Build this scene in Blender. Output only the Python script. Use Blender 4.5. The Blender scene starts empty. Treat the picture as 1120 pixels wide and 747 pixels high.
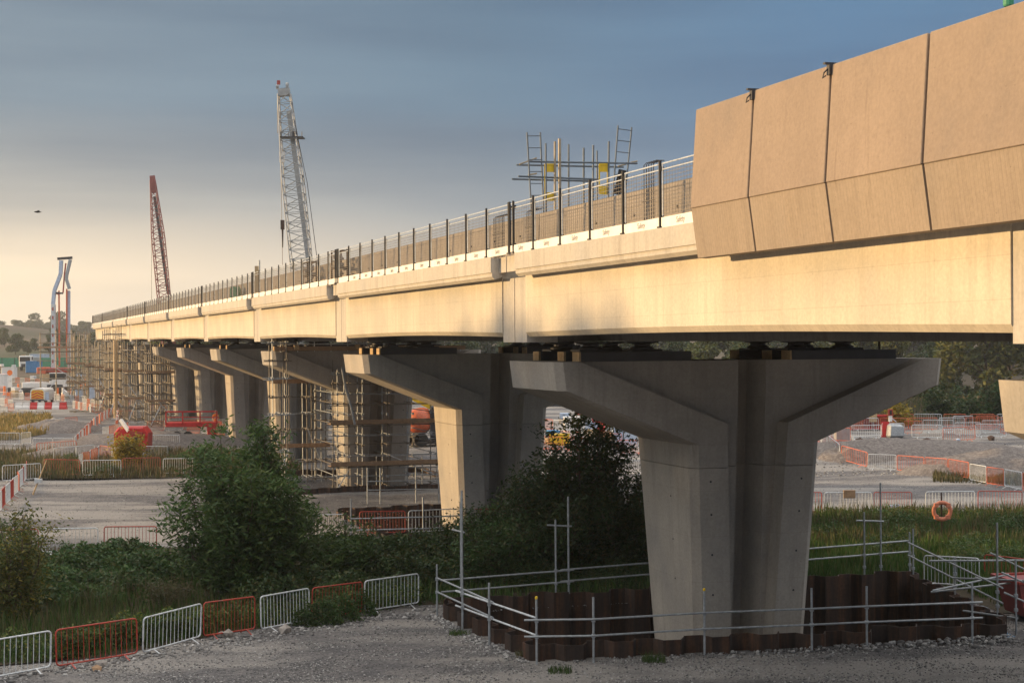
import bpy, bmesh, math, random
import numpy as np
from mathutils import Vector, Matrix, noise, geometry
random.seed(7); RNG = np.random.default_rng(7)
sc = bpy.context.scene
COL = sc.collection
PI = math.pi
# ------------------------------------------------------------------ camera
F = 1700.0; CAMZ = 7.8; ROLL = math.radians(0.35)
TH = math.atan(560.0 / F); CT, ST = math.cos(TH), math.sin(TH)
cam = bpy.data.cameras.new('camera'); camo = bpy.data.objects.new('camera', cam); COL.objects.link(camo)
cam.sensor_width = 36.0; cam.sensor_fit = 'HORIZONTAL'; cam.lens = F / 1120.0 * 36.0
cam.clip_start = 0.5; cam.clip_end = 6000
camo.matrix_world = Matrix.Translation((0, 0, CAMZ)) @ Matrix.Rotation(PI/2 + 1.0/F, 4, 'X') @ Matrix.Rotation(-ROLL, 4, 'Z')
sc.camera = camo
def ray(px, py):                     # measuring helper: direction of a photo pixel, with y component 1
    u = px - 560.0; v = 373.5 - py; c, s = math.cos(ROLL), math.sin(ROLL)
    return ((u*c + v*s) / F, (-u*s + v*c + 1.0) / F)
def G(px, py, z=0.0):                # ground point seen at a pixel
    dx, dz = ray(px, py); Y = (z - CAMZ) / dz
    return Vector((dx*Y, Y, z))
def P(px, py, Y):
    dx, dz = ray(px, py); return Vector((dx*Y, Y, CAMZ + dz*Y))
def BR(a, s, z=0.0):                 # bridge frame -> world
    return Vector((a*CT - s*ST, a*ST + s*CT, z))
def ss(a, b, x):
    t = min(1, max(0, (x-a)/(b-a))); return t*t*(3-2*t)
# ------------------------------------------------------------------ object helpers
def tag(o, label=None, cat=None, group=None, kind=None):
    if label: o['label'] = label
    if cat: o['category'] = cat
    if group: o['group'] = group
    if kind: o['kind'] = kind
    return o
def thing(name, label, cat, loc=(0,0,0), rz=0.0, group=None):
    o = bpy.data.objects.new(name, None); COL.objects.link(o)
    o.location = loc; o.rotation_euler = (0, 0, rz); o.empty_display_size = .2
    return tag(o, label, cat, group)
def copy_tree(o, parent=None):
    c = o.copy(); COL.objects.link(c)
    if parent is not None: c.parent = parent
    for ch in list(o.children): copy_tree(ch, c)
    return c
class MB:
    def __init__(s): s.v = []; s.f = []; s.sm = False
    def add(s, vs, fs):
        n = len(s.v); s.v.extend([tuple(p) for p in vs]); s.f.extend([tuple(i+n for i in f) for f in fs]); return s
    def box(s, c, d, rz=0.0):
        x, y, z = d[0]/2, d[1]/2, d[2]/2; cr, sr = math.cos(rz), math.sin(rz)
        vs = [(c[0]+i*x*cr-j*y*sr, c[1]+i*x*sr+j*y*cr, c[2]+k*z) for i in (-1,1) for j in (-1,1) for k in (-1,1)]
        return s.add(vs, [(0,1,3,2),(4,6,7,5),(0,4,5,1),(2,3,7,6),(0,2,6,4),(1,5,7,3)])
    def hexa(s, b, t):               # two quads (4 points each)
        return s.add(list(b)+list(t), [(3,2,1,0),(4,5,6,7),(0,1,5,4),(1,2,6,5),(2,3,7,6),(3,0,4,7)])
    def bar(s, p, q, w, h=None):     # rectangular bar p->q
        p, q = Vector(p), Vector(q); h = h or w; d = (q-p).normalized()
        up = Vector((0,0,1)) if abs(d.z) < .95 else Vector((0,1,0))
        a = d.cross(up).normalized(); b = a.cross(d).normalized(); a = a*w/2; b = b*h/2
        return s.hexa([p-a-b, p+a-b, p+a+b, p-a+b], [q-a-b, q+a-b, q+a+b, q-a+b])
    def tube(s, p, q, r, n=6, r2=None):
        p, q = Vector(p), Vector(q); d = (q-p).normalized(); r2 = r if r2 is None else r2
        up = Vector((0,0,1)) if abs(d.z) < .95 else Vector((0,1,0))
        a = d.cross(up).normalized(); b = a.cross(d)
        A = [p+(a*math.cos(2*PI*i/n)+b*math.sin(2*PI*i/n))*r for i in range(n)]
        B = [q+(a*math.cos(2*PI*i/n)+b*math.sin(2*PI*i/n))*r2 for i in range(n)]
        fs = [(i, (i+1)%n, n+(i+1)%n, n+i) for i in range(n)]
        return s.add(A+B, fs+[tuple(range(n-1,-1,-1)), tuple(range(n,2*n))])
    def path(s, pts, r, n=6, closed=False):
        pts = [Vector(p) for p in pts]; m = len(pts); rings = []
        for i, p in enumerate(pts):
            if closed: d = pts[(i+1)%m]-pts[i-1]
            else: d = pts[min(i+1,m-1)]-pts[max(i-1,0)]
            d.normalize(); up = Vector((0,1,0)) if abs(d.y) < .95 else Vector((0,0,1))
            a = d.cross(up).normalized(); b = a.cross(d)
            rings.append([p+(a*math.cos(2*PI*k/n)+b*math.sin(2*PI*k/n))*r for k in range(n)])
        fs = []
        for i in range(m if closed else m-1):
            j = (i+1) % m
            fs += [(i*n+k, i*n+(k+1)%n, j*n+(k+1)%n, j*n+k) for k in range(n)]
        if not closed: fs += [tuple(range(n-1,-1,-1)), tuple((m-1)*n+k for k in range(n))]
        return s.add([q for r_ in rings for q in r_], fs)
    def loft(s, rings, cap=True):
        n = len(rings[0]); fs = []
        for i in range(len(rings)-1):
            fs += [(i*n+k, i*n+(k+1)%n, (i+1)*n+(k+1)%n, (i+1)*n+k) for k in range(n)]
        if cap: fs += [tuple(range(n-1,-1,-1)), tuple((len(rings)-1)*n+k for k in range(n))]
        return s.add([q for r in rings for q in r], fs)
    def prism(s, prof, axis_pts):    # prof list of (u,w): extruded along y between two s values; prof in x,z
        s0, s1 = axis_pts
        return s.loft([[(u, s0, w) for u, w in prof], [(u, s1, w) for u, w in prof]])
    def lathe(s, prof, c=(0,0,0), n=16, axis='z'):
        rings = []
        for r, h in prof:
            rg = []
            for k in range(n):
                x, y = r*math.cos(2*PI*k/n), r*math.sin(2*PI*k/n)
                v = {'z': (x, y, h), 'y': (x, h, y), 'x': (h, x, y)}[axis]
                rg.append((c[0]+v[0], c[1]+v[1], c[2]+v[2]))
            rings.append(rg)
        return s.loft(rings)
    def rock(s, c, r, seed=0, sq=.7):
        rnd = random.Random(seed); bm = bmesh.new(); bmesh.ops.create_icosphere(bm, subdivisions=1, radius=1)
        sx, sy = rnd.uniform(.7,1.2), rnd.uniform(.7,1.2)
        for v in bm.verts:
            k = r*(1+rnd.uniform(-.22,.22)); v.co = Vector((v.co.x*sx*k, v.co.y*sy*k, v.co.z*sq*k))
        s.add([(c[0]+v.co.x, c[1]+v.co.y, c[2]+v.co.z) for v in bm.verts], [tuple(v.index for v in f.verts) for f in bm.faces]); bm.free(); return s
    def build(s, name, mat, parent=None, world=False, smooth=False, bevel=0):
        me = bpy.data.meshes.new(name)
        vs = s.v
        if world and parent is not None:
            inv = (Matrix.Translation(parent.location) @ Matrix.Rotation(parent.rotation_euler.z, 4, 'Z')).inverted()
            vs = [tuple(inv @ Vector(p)) for p in vs]
        me.from_pydata(vs, [], s.f)
        bm = bmesh.new(); bm.from_mesh(me); bmesh.ops.recalc_face_normals(bm, faces=bm.faces)
        if bevel:
            bmesh.ops.bevel(bm, geom=[e for e in bm.edges if e.is_manifold and e.calc_face_angle(0) > .5], offset=bevel, segments=1, affect='EDGES')
        bm.to_mesh(me); bm.free()
        if smooth: me.shade_smooth() if hasattr(me, 'shade_smooth') else None
        me.materials.append(mat)
        o = bpy.data.objects.new(name, me); COL.objects.link(o)
        if parent is not None: o.parent = parent
        return o
def npmesh(name, V, Fq, mat, parent=None, loc=None):     # V (n,3), Fq (m,k) arrays
    me = bpy.data.meshes.new(name); V = np.asarray(V, dtype=np.float32); Fq = np.asarray(Fq, dtype=np.int32)
    m, k = Fq.shape
    me.vertices.add(len(V)); me.vertices.foreach_set('co', V.ravel())
    me.loops.add(m*k); me.loops.foreach_set('vertex_index', Fq.ravel())
    me.polygons.add(m); me.polygons.foreach_set('loop_start', np.arange(0, m*k, k, dtype=np.int32))
    try: me.polygons.foreach_set('loop_total', np.full(m, k, dtype=np.int32))
    except Exception: pass
    me.update(calc_edges=True); me.materials.append(mat)
    o = bpy.data.objects.new(name, me); COL.objects.link(o)
    if parent is not None: o.parent = parent
    if loc is not None: o.location = loc
    return o
# ------------------------------------------------------------------ materials
class NT:
    def __init__(s, name):
        s.m = bpy.data.materials.new(name); s.m.use_nodes = True; s.t = s.m.node_tree; s.n = s.t.nodes
        s.b = s.n['Principled BSDF']; s.tc = s.n.new('ShaderNodeTexCoord')
    def l(s, a, b): s.t.links.new(a, b)
    def mapping(s, scale, src='Object', rot=(0,0,0)):
        m = s.n.new('ShaderNodeMapping'); m.inputs['Scale'].default_value = scale; m.inputs['Rotation'].default_value = rot
        s.l(s.tc.outputs[src], m.inputs['Vector']); return m.outputs['Vector']
    def noise(s, scale, detail=4, rough=.55, vec=None, dist=0):
        n = s.n.new('ShaderNodeTexNoise'); n.inputs['Scale'].default_value = scale; n.inputs['Detail'].default_value = detail
        n.inputs['Roughness'].default_value = rough; n.inputs['Distortion'].default_value = dist
        s.l(vec if vec is not None else s.tc.outputs['Object'], n.inputs['Vector']); return n.outputs['Fac']
    def ramp(s, fac, stops):
        r = s.n.new('ShaderNodeValToRGB'); e = r.color_ramp.elements
        while len(e) < len(stops): e.new(.5)
        for i, (p, c) in enumerate(stops): e[i].position = p; e[i].color = (*c, 1) if len(c) == 3 else c
        s.l(fac, r.inputs['Fac']); return r.outputs['Color']
    def mix(s, a, b, fac, mode='MIX'):
        m = s.n.new('ShaderNodeMix'); m.data_type = 'RGBA'; m.blend_type = mode
        for sock, val in ((m.inputs[0], fac), (m.inputs[6], a), (m.inputs[7], b)):
            if isinstance(val, (int, float)): sock.default_value = val
            elif isinstance(val, tuple): sock.default_value = (*val, 1)
            else: s.l(val, sock)
        return m.outputs[2]
    def bump(s, h, strength=.3, dist=.02):
        b = s.n.new('ShaderNodeBump'); b.inputs['Strength'].default_value = strength; b.inputs['Distance'].default_value = dist
        s.l(h, b.inputs['Height']); s.l(b.outputs['Normal'], s.b.inputs['Normal'])
    def col(s, c):
        if isinstance(c, tuple): s.b.inputs['Base Color'].default_value = (*c, 1)
        else: s.l(c, s.b.inputs['Base Color'])
    def rough(s, r, metal=0.0, spec=.5):
        s.b.inputs['Roughness'].default_value = r; s.b.inputs['Metallic'].default_value = metal
        s.b.inputs['Specular IOR Level'].default_value = spec
def sc3(c, k): return tuple(min(1, x*k) for x in c)
def concrete(name, base, streak=.16, mottle=.12, panel=None, grain=.3, rough=.85):
    t = NT(name)
    cool = (base[0]*(1-mottle)*.97, base[1]*(1-mottle), base[2]*(1-mottle)*1.05)
    big = t.ramp(t.noise(.45, 6, .62), [(.32, cool), (.5, base), (.68, sc3(base, 1+mottle))])
    st = t.noise(1, 5, .65, t.mapping((3.2, 3.2, .18)))
    c = t.mix(big, sc3(base, 1-2.6*streak), t.ramp(st, [(.48, (0,0,0)), (.78, (1,1,1))]), 'MIX')
    fine = t.ramp(t.noise(14, 3, .6), [(.3, (.90,.90,.90)), (.7, (1.06,1.06,1.06))])
    c = t.mix(c, fine, 1.0, 'MULTIPLY')
    blot = t.ramp(t.noise(2.3, 4, .7), [(.62, (1,1,1)), (.75, (.86,.85,.84))])
    c = t.mix(c, blot, 1.0, 'MULTIPLY')
    oi = t.n.new('ShaderNodeObjectInfo'); c = t.mix(c, t.ramp(oi.outputs['Random'], [(0, (.93,.93,.94)), (1, (1.05,1.04,1.03))]), 1.0, 'MULTIPLY')     # each casting its own tone
    vo = t.n.new('ShaderNodeTexVoronoi'); vo.inputs['Scale'].default_value = 5.5; t.l(t.tc.outputs['Object'], vo.inputs['Vector'])
    c = t.mix(c, t.ramp(vo.outputs['Distance'], [(.035, (.55,.54,.53)), (.06, (1,1,1))]), .8, 'MULTIPLY')      # blowholes
    run = t.ramp(t.noise(1, 3, .7, t.mapping((5.5, 5.5, .10))), [(.60, (1,1,1)), (.74, (.80,.79,.78))])
    c = t.mix(c, run, t.ramp(t.noise(.35, 2), [(.42, (0,0,0)), (.6, (1,1,1))]), 'MULTIPLY')                    # water runs in patches
    if panel:                        # formwork board joints: faint lines with their own width
        br = t.n.new('ShaderNodeTexBrick'); br.offset = 0; br.inputs['Scale'].default_value = 1
        br.inputs['Color1'].default_value = (1,1,1,1); br.inputs['Color2'].default_value = (.965,.965,.96,1); br.inputs['Mortar'].default_value = (.86,.85,.84,1)
        br.inputs['Mortar Size'].default_value = .006; br.inputs['Brick Width'].default_value = panel[0]; br.inputs['Row Height'].default_value = panel[1]
        sp = t.n.new('ShaderNodeSeparateXYZ'); cb = t.n.new('ShaderNodeCombineXYZ'); t.l(t.tc.outputs['Object'], sp.inputs[0])
        t.l(sp.outputs['Y' if panel[2] == 'y' else 'X'], cb.inputs[0]); t.l(sp.outputs['Z'], cb.inputs[1]); t.l(cb.outputs[0], br.inputs['Vector'])
        c = t.mix(c, br.outputs['Color'], 1.0, 'MULTIPLY')
    t.col(c); t.rough(rough, 0, .3); t.bump(t.noise(22, 4, .6), grain, .01); return t.m
def plain(name, c, rough=.6, metal=0, var=.15, scale=3, spec=.4):
    t = NT(name); k = t.noise(scale, 4, .6)
    t.col(t.ramp(k, [(.3, sc3(c, 1-var)), (.7, sc3(c, 1+var))])); t.rough(rough, metal, spec); return t.m
def leafmat(name, cols, trans=.35, rough=.55):
    t = NT(name); g = t.n.new('ShaderNodeNewGeometry')
    r = t.ramp(g.outputs['Random Per Island'], [(i/(len(cols)-1), c) for i, c in enumerate(cols)])
    cl = t.ramp(t.noise(.9, 2), [(.35, (.72,.72,.72)), (.65, (1.2,1.2,1.2))])
    c = t.mix(r, cl, 1.0, 'MULTIPLY'); t.col(c); t.rough(rough, 0, .3)
    tr = t.n.new('ShaderNodeBsdfTranslucent'); t.l(c, tr.inputs['Color'])
    mx = t.n.new('ShaderNodeMixShader'); mx.inputs[0].default_value = trans
    t.l(t.b.outputs[0], mx.inputs[1]); t.l(tr.outputs[0], mx.inputs[2]); t.l(mx.outputs[0], t.n['Material Output'].inputs['Surface']); return t.m
M = {}
M['girder'] = concrete('girder_concrete', (.53,.475,.385), .06, .13, (3.1, .62, 'y'))
M['edge'] = concrete('edge_beam_concrete', (.47,.43,.37), .10, .08)
M['pier'] = concrete('pier_concrete', (.39,.35,.30), .07, .18, (2.4, 1.25, 'x'))
M['panel'] = concrete('tan_panel_concrete', (.272,.212,.165), .02, .11, None, .3, .9)
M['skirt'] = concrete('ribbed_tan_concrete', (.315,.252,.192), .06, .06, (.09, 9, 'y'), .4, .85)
M['wallc'] = concrete('parapet_wall_concrete', (.29,.25,.21), .12, .10, (2.5, 1.6, 'y'))
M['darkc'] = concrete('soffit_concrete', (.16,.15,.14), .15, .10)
def galv(name, c=(.34,.36,.375)):
    t = NT(name); k = t.noise(9, 3); t.col(t.ramp(k, [(.3, sc3(c,.75)), (.7, sc3(c,1.2))]))
    t.b.inputs['Roughness'].default_value = .5; t.b.inputs['Metallic'].default_value = .35; return t.m
M['galv'] = galv('galvanised_steel')
M['galvw'] = galv('bright_galvanised', (.56,.585,.60))
M['galvw'].node_tree.nodes['Principled BSDF'].inputs['Metallic'].default_value = .1
M['red'] = plain('red_barrier_paint', (.34,.042,.024), .5, 0, .25, 6)
M['faded'] = plain('faded_lifebuoy', (.55,.19,.11), .6, 0, .12, 8)
M['orange'] = plain('orange_red_barrier_paint', (.55,.12,.05), .5, 0, .2, 6)
M['blackp'] = plain('dark_post_steel', (.022,.020,.020), .6)
M['white'] = plain('white_paint', (.74,.72,.68), .5, 0, .08)
M['timber'] = plain('timber', (.44,.31,.17), .8, 0, .2, 8)
M['board'] = plain('scaffold_board', (.30,.19,.11), .85, 0, .25, 5)
M['yellow'] = plain('yellow_paint', (.72,.47,.02), .5)
M['blue'] = plain('blue_paint', (.04,.20,.42), .5)
M['bluegrey'] = plain('pale_blue_grey_paint', (.42,.50,.62), .45)
M['black'] = plain('black_rubber', (.02,.02,.02), .7)
M['steeld'] = plain('dark_steel', (.05,.05,.055), .5, .4)
M['hired'] = plain('machine_red_paint', (.55,.03,.03), .4, 0, .15)
M['hivis'] = plain('hi_vis_orange_cloth', (.85,.20,.04), .8)
M['skin'] = plain('skin', (.42,.24,.17), .6)
M['stone'] = concrete('pale_stone', (.30,.27,.24), .1, .25)
M['green'] = plain('green_paint', (.05,.25,.14), .6)
M['letter'] = plain('grey_lettering', (.30,.27,.25), .7)
M['craneg'] = plain('crane_grey_paint', (.30,.31,.31), .5)
M['craner'] = plain('crane_red_paint', (.23,.055,.05), .6)
t = NT('glass_dark'); t.col((.015,.018,.02)); t.rough(.08, 0, .6); M['glass'] = t.m
t = NT('weathered_sheet_pile_rust'); v = t.mapping((2.2, 2.2, .22))
c = t.ramp(t.noise(1.6, 6, .7, v), [(.28, (.016,.011,.009)), (.48, (.040,.023,.016)), (.66, (.105,.046,.022)), (.82, (.17,.075,.03))])
t.col(t.mix(c, t.ramp(t.noise(12, 4), [(.3, (.75,.75,.75)), (.7, (1.2,1.2,1.2))]), 1.0, 'MULTIPLY')); t.rough(.8, .1); t.bump(t.noise(16, 4), .4, .01); M['rust'] = t.m
M['bark'] = plain('bark', (.09,.065,.045), .9, 0, .3, 6)
M['willow'] = leafmat('willow_leaves', [(.032,.070,.018), (.05,.10,.025), (.075,.13,.032), (.12,.15,.04)])
M['darkleaf'] = leafmat('dark_shrub_leaves', [(.025,.050,.016), (.038,.072,.022), (.055,.090,.028), (.10,.085,.025)])
M['bramble'] = leafmat('bramble_leaves', [(.028,.065,.02), (.045,.095,.026), (.07,.12,.032), (.09,.085,.03)])
M['yleaf'] = leafmat('yellowing_leaves', [(.045,.07,.018), (.08,.10,.022), (.20,.16,.028), (.06,.085,.02)])
M['gold'] = leafmat('autumn_leaves', [(.30,.20,.02), (.36,.26,.03), (.18,.17,.03)])
M['wood'] = leafmat('woodland_leaves', [(.022,.050,.016), (.04,.07,.02), (.06,.085,.022), (.11,.11,.028)])
M['woody'] = leafmat('autumn_woodland_leaves', [(.055,.075,.02), (.09,.11,.025), (.17,.16,.03), (.10,.095,.025)])
M['grassg'] = leafmat('green_grass', [(.03,.07,.015), (.05,.11,.02), (.07,.12,.03), (.14,.13,.05)])
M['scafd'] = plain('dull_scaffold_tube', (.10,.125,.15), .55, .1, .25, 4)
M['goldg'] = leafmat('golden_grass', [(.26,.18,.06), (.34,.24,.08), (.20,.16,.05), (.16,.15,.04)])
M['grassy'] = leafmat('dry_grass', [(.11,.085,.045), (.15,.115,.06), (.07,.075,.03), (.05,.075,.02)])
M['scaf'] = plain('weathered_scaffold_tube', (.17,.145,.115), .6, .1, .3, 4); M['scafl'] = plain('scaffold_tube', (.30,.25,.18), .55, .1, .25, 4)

for k_ in ('red', 'orange', 'galvw'):        # scuffs and rust marks on the barrier paint
    m_ = M[k_]; n_ = m_.node_tree; b_ = n_.nodes['Principled BSDF']; src_ = b_.inputs['Base Color'].links[0].from_socket
    tc_ = n_.nodes.new('ShaderNodeTexCoord'); z_ = n_.nodes.new('ShaderNodeTexNoise'); z_.inputs['Scale'].default_value = 5; z_.inputs['Detail'].default_value = 6; z_.inputs['Roughness'].default_value = .7
    oi_ = n_.nodes.new('ShaderNodeObjectInfo'); va_ = n_.nodes.new('ShaderNodeVectorMath'); va_.operation = 'ADD'; n_.links.new(tc_.outputs['Object'], va_.inputs[0]); n_.links.new(oi_.outputs['Location'], va_.inputs[1]); n_.links.new(va_.outputs[0], z_.inputs['Vector'])
    r_ = n_.nodes.new('ShaderNodeValToRGB'); r_.color_ramp.elements[0].position = .56; r_.color_ramp.elements[1].position = .70; r_.color_ramp.elements[0].color = (0,0,0,1); r_.color_ramp.elements[1].color = (.75,.75,.75,1); n_.links.new(z_.outputs['Fac'], r_.inputs['Fac'])
    x_ = n_.nodes.new('ShaderNodeMix'); x_.data_type = 'RGBA'; n_.links.new(r_.outputs['Color'], x_.inputs[0]); n_.links.new(src_, x_.inputs[6]); x_.inputs[7].default_value = (.15,.11,.085,1); n_.links.new(x_.outputs[2], b_.inputs['Base Color'])
# ------------------------------------------------------------------ world, sun
SUN_AZ = math.radians(168.0); SUN_EL = math.radians(6.5)
S = Vector((math.cos(SUN_AZ)*math.cos(SUN_EL), math.sin(SUN_AZ)*math.cos(SUN_EL), math.sin(SUN_EL)))
w = bpy.data.worlds.new('World'); sc.world = w; w.use_nodes = True; nt = w.node_tree; nd = nt.nodes; bg = nd['Background']
sky = nd.new('ShaderNodeTexSky'); sky.sky_type = 'NISHITA'; sky.sun_disc = False
sky.sun_elevation = SUN_EL; sky.sun_rotation = math.atan2(S.x, S.y) % (2*PI)
sky.air_density = 1.1; sky.dust_density = 1.4; sky.ozone_density = 3.0; sky.altitude = 60
# thin high cloud veil (greys the blue, thicker low down)
tcw = nd.new('ShaderNodeTexCoord'); sep = nd.new('ShaderNodeSeparateXYZ'); nt.links.new(tcw.outputs['Generated'], sep.inputs[0])
mp = nd.new('ShaderNodeMapping'); mp.inputs['Scale'].default_value = (.8, .8, 9.0); nt.links.new(tcw.outputs['Generated'], mp.inputs['Vector'])
nz = nd.new('ShaderNodeTexNoise'); nz.inputs['Scale'].default_value = 2.0; nz.inputs['Detail'].default_value = 6; nz.inputs['Roughness'].default_value = .52
nt.links.new(mp.outputs[0], nz.inputs['Vector'])
rp = nd.new('ShaderNodeValToRGB'); rp.color_ramp.elements[0].position = .30; rp.color_ramp.elements[0].color = (.93,.93,.93,1)
rp.color_ramp.elements[1].position = .72; rp.color_ramp.elements[1].color = (.98,.98,.98,1); nt.links.new(nz.outputs['Fac'], rp.inputs['Fac'])
veil = nd.new('ShaderNodeMix'); veil.data_type = 'RGBA'
nt.links.new(rp.outputs['Color'], veil.inputs[0]); nt.links.new(sky.outputs[0], veil.inputs[6])
# cloud colour: warm grey towards the sun, blue-grey away from it
dt = nd.new('ShaderNodeVectorMath'); dt.operation = 'DOT_PRODUCT'; dt.inputs[1].default_value = (S.x, S.y, 0)
nt.links.new(tcw.outputs['Generated'], dt.inputs[0])
rc = nd.new('ShaderNodeValToRGB'); rc.color_ramp.elements[0].position = 0.0; rc.color_ramp.elements[0].color = (.40,.98,1.78,1)
rc.color_ramp.elements[1].position = .50; rc.color_ramp.elements[1].color = (.88,1.27,1.66,1); e_ = rc.color_ramp.elements.new(.22); e_.color = (.52,.98,1.50,1)
nt.links.new(dt.outputs['Value'], rc.inputs['Fac'])
zr = nd.new('ShaderNodeValToRGB'); zr.color_ramp.elements[0].position = 0.0; zr.color_ramp.elements[0].color = (1,1,1,1)
zr.color_ramp.elements[1].position = .15; zr.color_ramp.elements[1].color = (0,0,0,1); e_ = zr.color_ramp.elements.new(.04); e_.color = (.85,.85,.85,1); e_ = zr.color_ramp.elements.new(.085); e_.color = (.30,.30,.30,1); nt.links.new(sep.outputs['Z'], zr.inputs['Fac'])
low = nd.new('ShaderNodeMix'); low.data_type = 'RGBA'; low.inputs[7].default_value = (6.6,5.2,3.4,1)
mm = nd.new('ShaderNodeMath'); mm.operation = 'MULTIPLY'; nt.links.new(zr.outputs['Color'], mm.inputs[0])
rd = nd.new('ShaderNodeMapRange'); rd.inputs[1].default_value = .0; rd.inputs[2].default_value = .6; nt.links.new(dt.outputs['Value'], rd.inputs[0])
nt.links.new(rd.outputs[0], mm.inputs[1]); nt.links.new(mm.outputs[0], low.inputs[0]); nt.links.new(rc.outputs['Color'], low.inputs[6])
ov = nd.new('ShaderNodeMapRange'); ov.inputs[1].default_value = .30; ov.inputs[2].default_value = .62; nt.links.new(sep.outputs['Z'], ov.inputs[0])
cl = nd.new('ShaderNodeValToRGB'); cl.color_ramp.elements[0].position = .36; cl.color_ramp.elements[0].color = (.74,.78,.84,1)
cl.color_ramp.elements[1].position = .66; cl.color_ramp.elements[1].color = (1.24,1.20,1.14,1); nt.links.new(nz.outputs['Fac'], cl.inputs['Fac'])
cm = nd.new('ShaderNodeMix'); cm.data_type = 'RGBA'; cm.blend_type = 'MULTIPLY'; cm.inputs[0].default_value = 1
nt.links.new(low.outputs[2], cm.inputs[6]); nt.links.new(cl.outputs['Color'], cm.inputs[7]); low = cm
over = nd.new('ShaderNodeMix'); over.data_type = 'RGBA'; over.inputs[7].default_value = (9.6,9.3,9.0,1); nt.links.new(ov.outputs[0], over.inputs[0]); nt.links.new(low.outputs[2], over.inputs[6])  # unseen bright cloud overhead, added to fill the shaded foreground
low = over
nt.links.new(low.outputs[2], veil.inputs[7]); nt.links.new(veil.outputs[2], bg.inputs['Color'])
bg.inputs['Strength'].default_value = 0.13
sun = bpy.data.lights.new('sun', 'SUN'); suno = bpy.data.objects.new('sun', sun); COL.objects.link(suno)
sun.energy = 4.7; sun.angle = math.radians(1.2); sun.color = (1.0, .67, .32)
suno.rotation_euler = (-S).to_track_quat('-Z', 'Y').to_euler(); suno.location = S*200
vs = sc.view_settings; vs.view_transform = 'Standard'; vs.look = 'None'; vs.gamma = 1; vs.exposure = 0.60; vs.use_curve_mapping = False
# ------------------------------------------------------------------ terrain
PIT1 = [Vector((.6,38.0)), Vector((12.9,40.5)), Vector((12.45,49.1)), Vector((-2.05,44.7))]
def b2(a, s): p = BR(a, s); return Vector((p.x, p.y))
PIT2 = [b2(14.6,57.5), b2(24.5,57.5), b2(24.5,70), b2(14.6,70)]
def terr(x, y):
    z = .9*ss(97, 105, y)*ss(8, 14, x)*(1-ss(125,160,y))
    z += .35*ss(93, 99, y)*ss(8, 14, x)*(1-ss(99,103,y))
    if y > 250: z += min(y-250, 350)*.030 + max(0, min(y-600, 500))*.004
    d = ((x+262)/75)**2 + ((y-640)/90)**2
    z += 7.0*math.exp(-d**2)
    if y < 130: z += .05*noise.noise(Vector((x*.3, y*.3, 0))) * (1 if y > 30 else .4)
    z += ss(60,75,y)*(1-ss(95,125,y))*.12*noise.noise(Vector((x*.15, y*.15, 5)))
    return z
def inpoly(p, poly):
    r = False; n = len(poly)
    for i in range(n):
        a, b = poly[i], poly[(i+1)%n]
        if (a.y > p.y) != (b.y > p.y) and p.x < (b.x-a.x)*(p.y-a.y)/(b.y-a.y)+a.x: r = not r
    return r
def shrink(poly, d):
    c = sum(poly, Vector((0,0)))/len(poly); return [p + (c-p).normalized()*d for p in poly]
H1 = [PIT1[0]+Vector((.25,.22)), PIT1[1]+Vector((.25,.25)), PIT1[2]+Vector((.25,.25)), PIT1[3]+Vector((.2,.25))]
H2 = shrink(PIT2, -.15)
pts = []
for i in range(-60, 81):
    for j in range(-10, 126): pts.append(Vector((i + (.3 if j % 2 else -.2), j*1.0)))
for (st, x0, x1, y0, y1, hx0, hx1, hy0, hy1) in ((12, -380, 420, -90, 720, -60, 80, -10, 125), (160, -3200, 3200, -800, 4200, -380, 420, -90, 720)):
    x = x0
    while x <= x1:
        y = y0
        while y <= y1:
            if not (hx0-2 < x < hx1+2 and hy0-2 < y < hy1+2): pts.append(Vector((x, y)))
            y += st
        x += st
edges = []
for poly in (H1, H2):
    pts = [p for p in pts if min((p-q).length for q in poly) > .15 or True]
    b = len(pts); pts += [Vector((p.x, p.y)) for p in poly]; edges += [(b, b+1), (b+1, b+2), (b+2, b+3), (b+3, b)]
vo, eo, fo, *_ = geometry.delaunay_2d_cdt(pts, edges, [], 0, 1e-4)
fo = [f for f in fo if not any(inpoly(sum((vo[i] for i in f), Vector((0,0)))/len(f), h) for h in (H1, H2))]
g = MB(); g.v = [(p.x, p.y, terr(p.x, p.y)) for p in vo]; g.f = [tuple(f) for f in fo]
t = NT('site_ground')
obj = t.tc.outputs['Object']
fine = t.noise(9, 8, .75); mid = t.noise(1.1, 6, .65); big = t.noise(.16, 5, .55, t.mapping((.55, 1.5, 1), rot=(0,0,-.12)))
c = t.ramp(fine, [(.34, (.075,.074,.076)), (.48, (.165,.160,.160)), (.60, (.235,.228,.225)), (.72, (.38,.37,.36))])
c = t.mix(c, t.ramp(mid, [(.35, (.66,.66,.68)), (.65, (1.12,1.08,1.05))]), 1.0, 'MULTIPLY')
c2 = t.mix(c, t.ramp(fine, [(.3, (.25,.232,.212)), (.7, (.36,.337,.312))]), t.ramp(big, [(.47, (0,0,0)), (.56, (1,1,1))]))
rt = t.n.new('ShaderNodeTexWave'); rt.wave_type = 'BANDS'; rt.bands_direction = 'Y'; rt.inputs['Scale'].default_value = .16; rt.inputs['Distortion'].default_value = 5; rt.inputs['Detail'].default_value = 3; rt.inputs['Detail Scale'].default_value = .6
t.l(t.mapping((.35, 1.0, 1), rot=(0,0,-.12)), rt.inputs['Vector'])
c2 = t.mix(c2, t.ramp(rt.outputs['Fac'], [(.0, (.78,.77,.77)), (.16, (1,1,1))]), .3, 'MULTIPLY')
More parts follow.
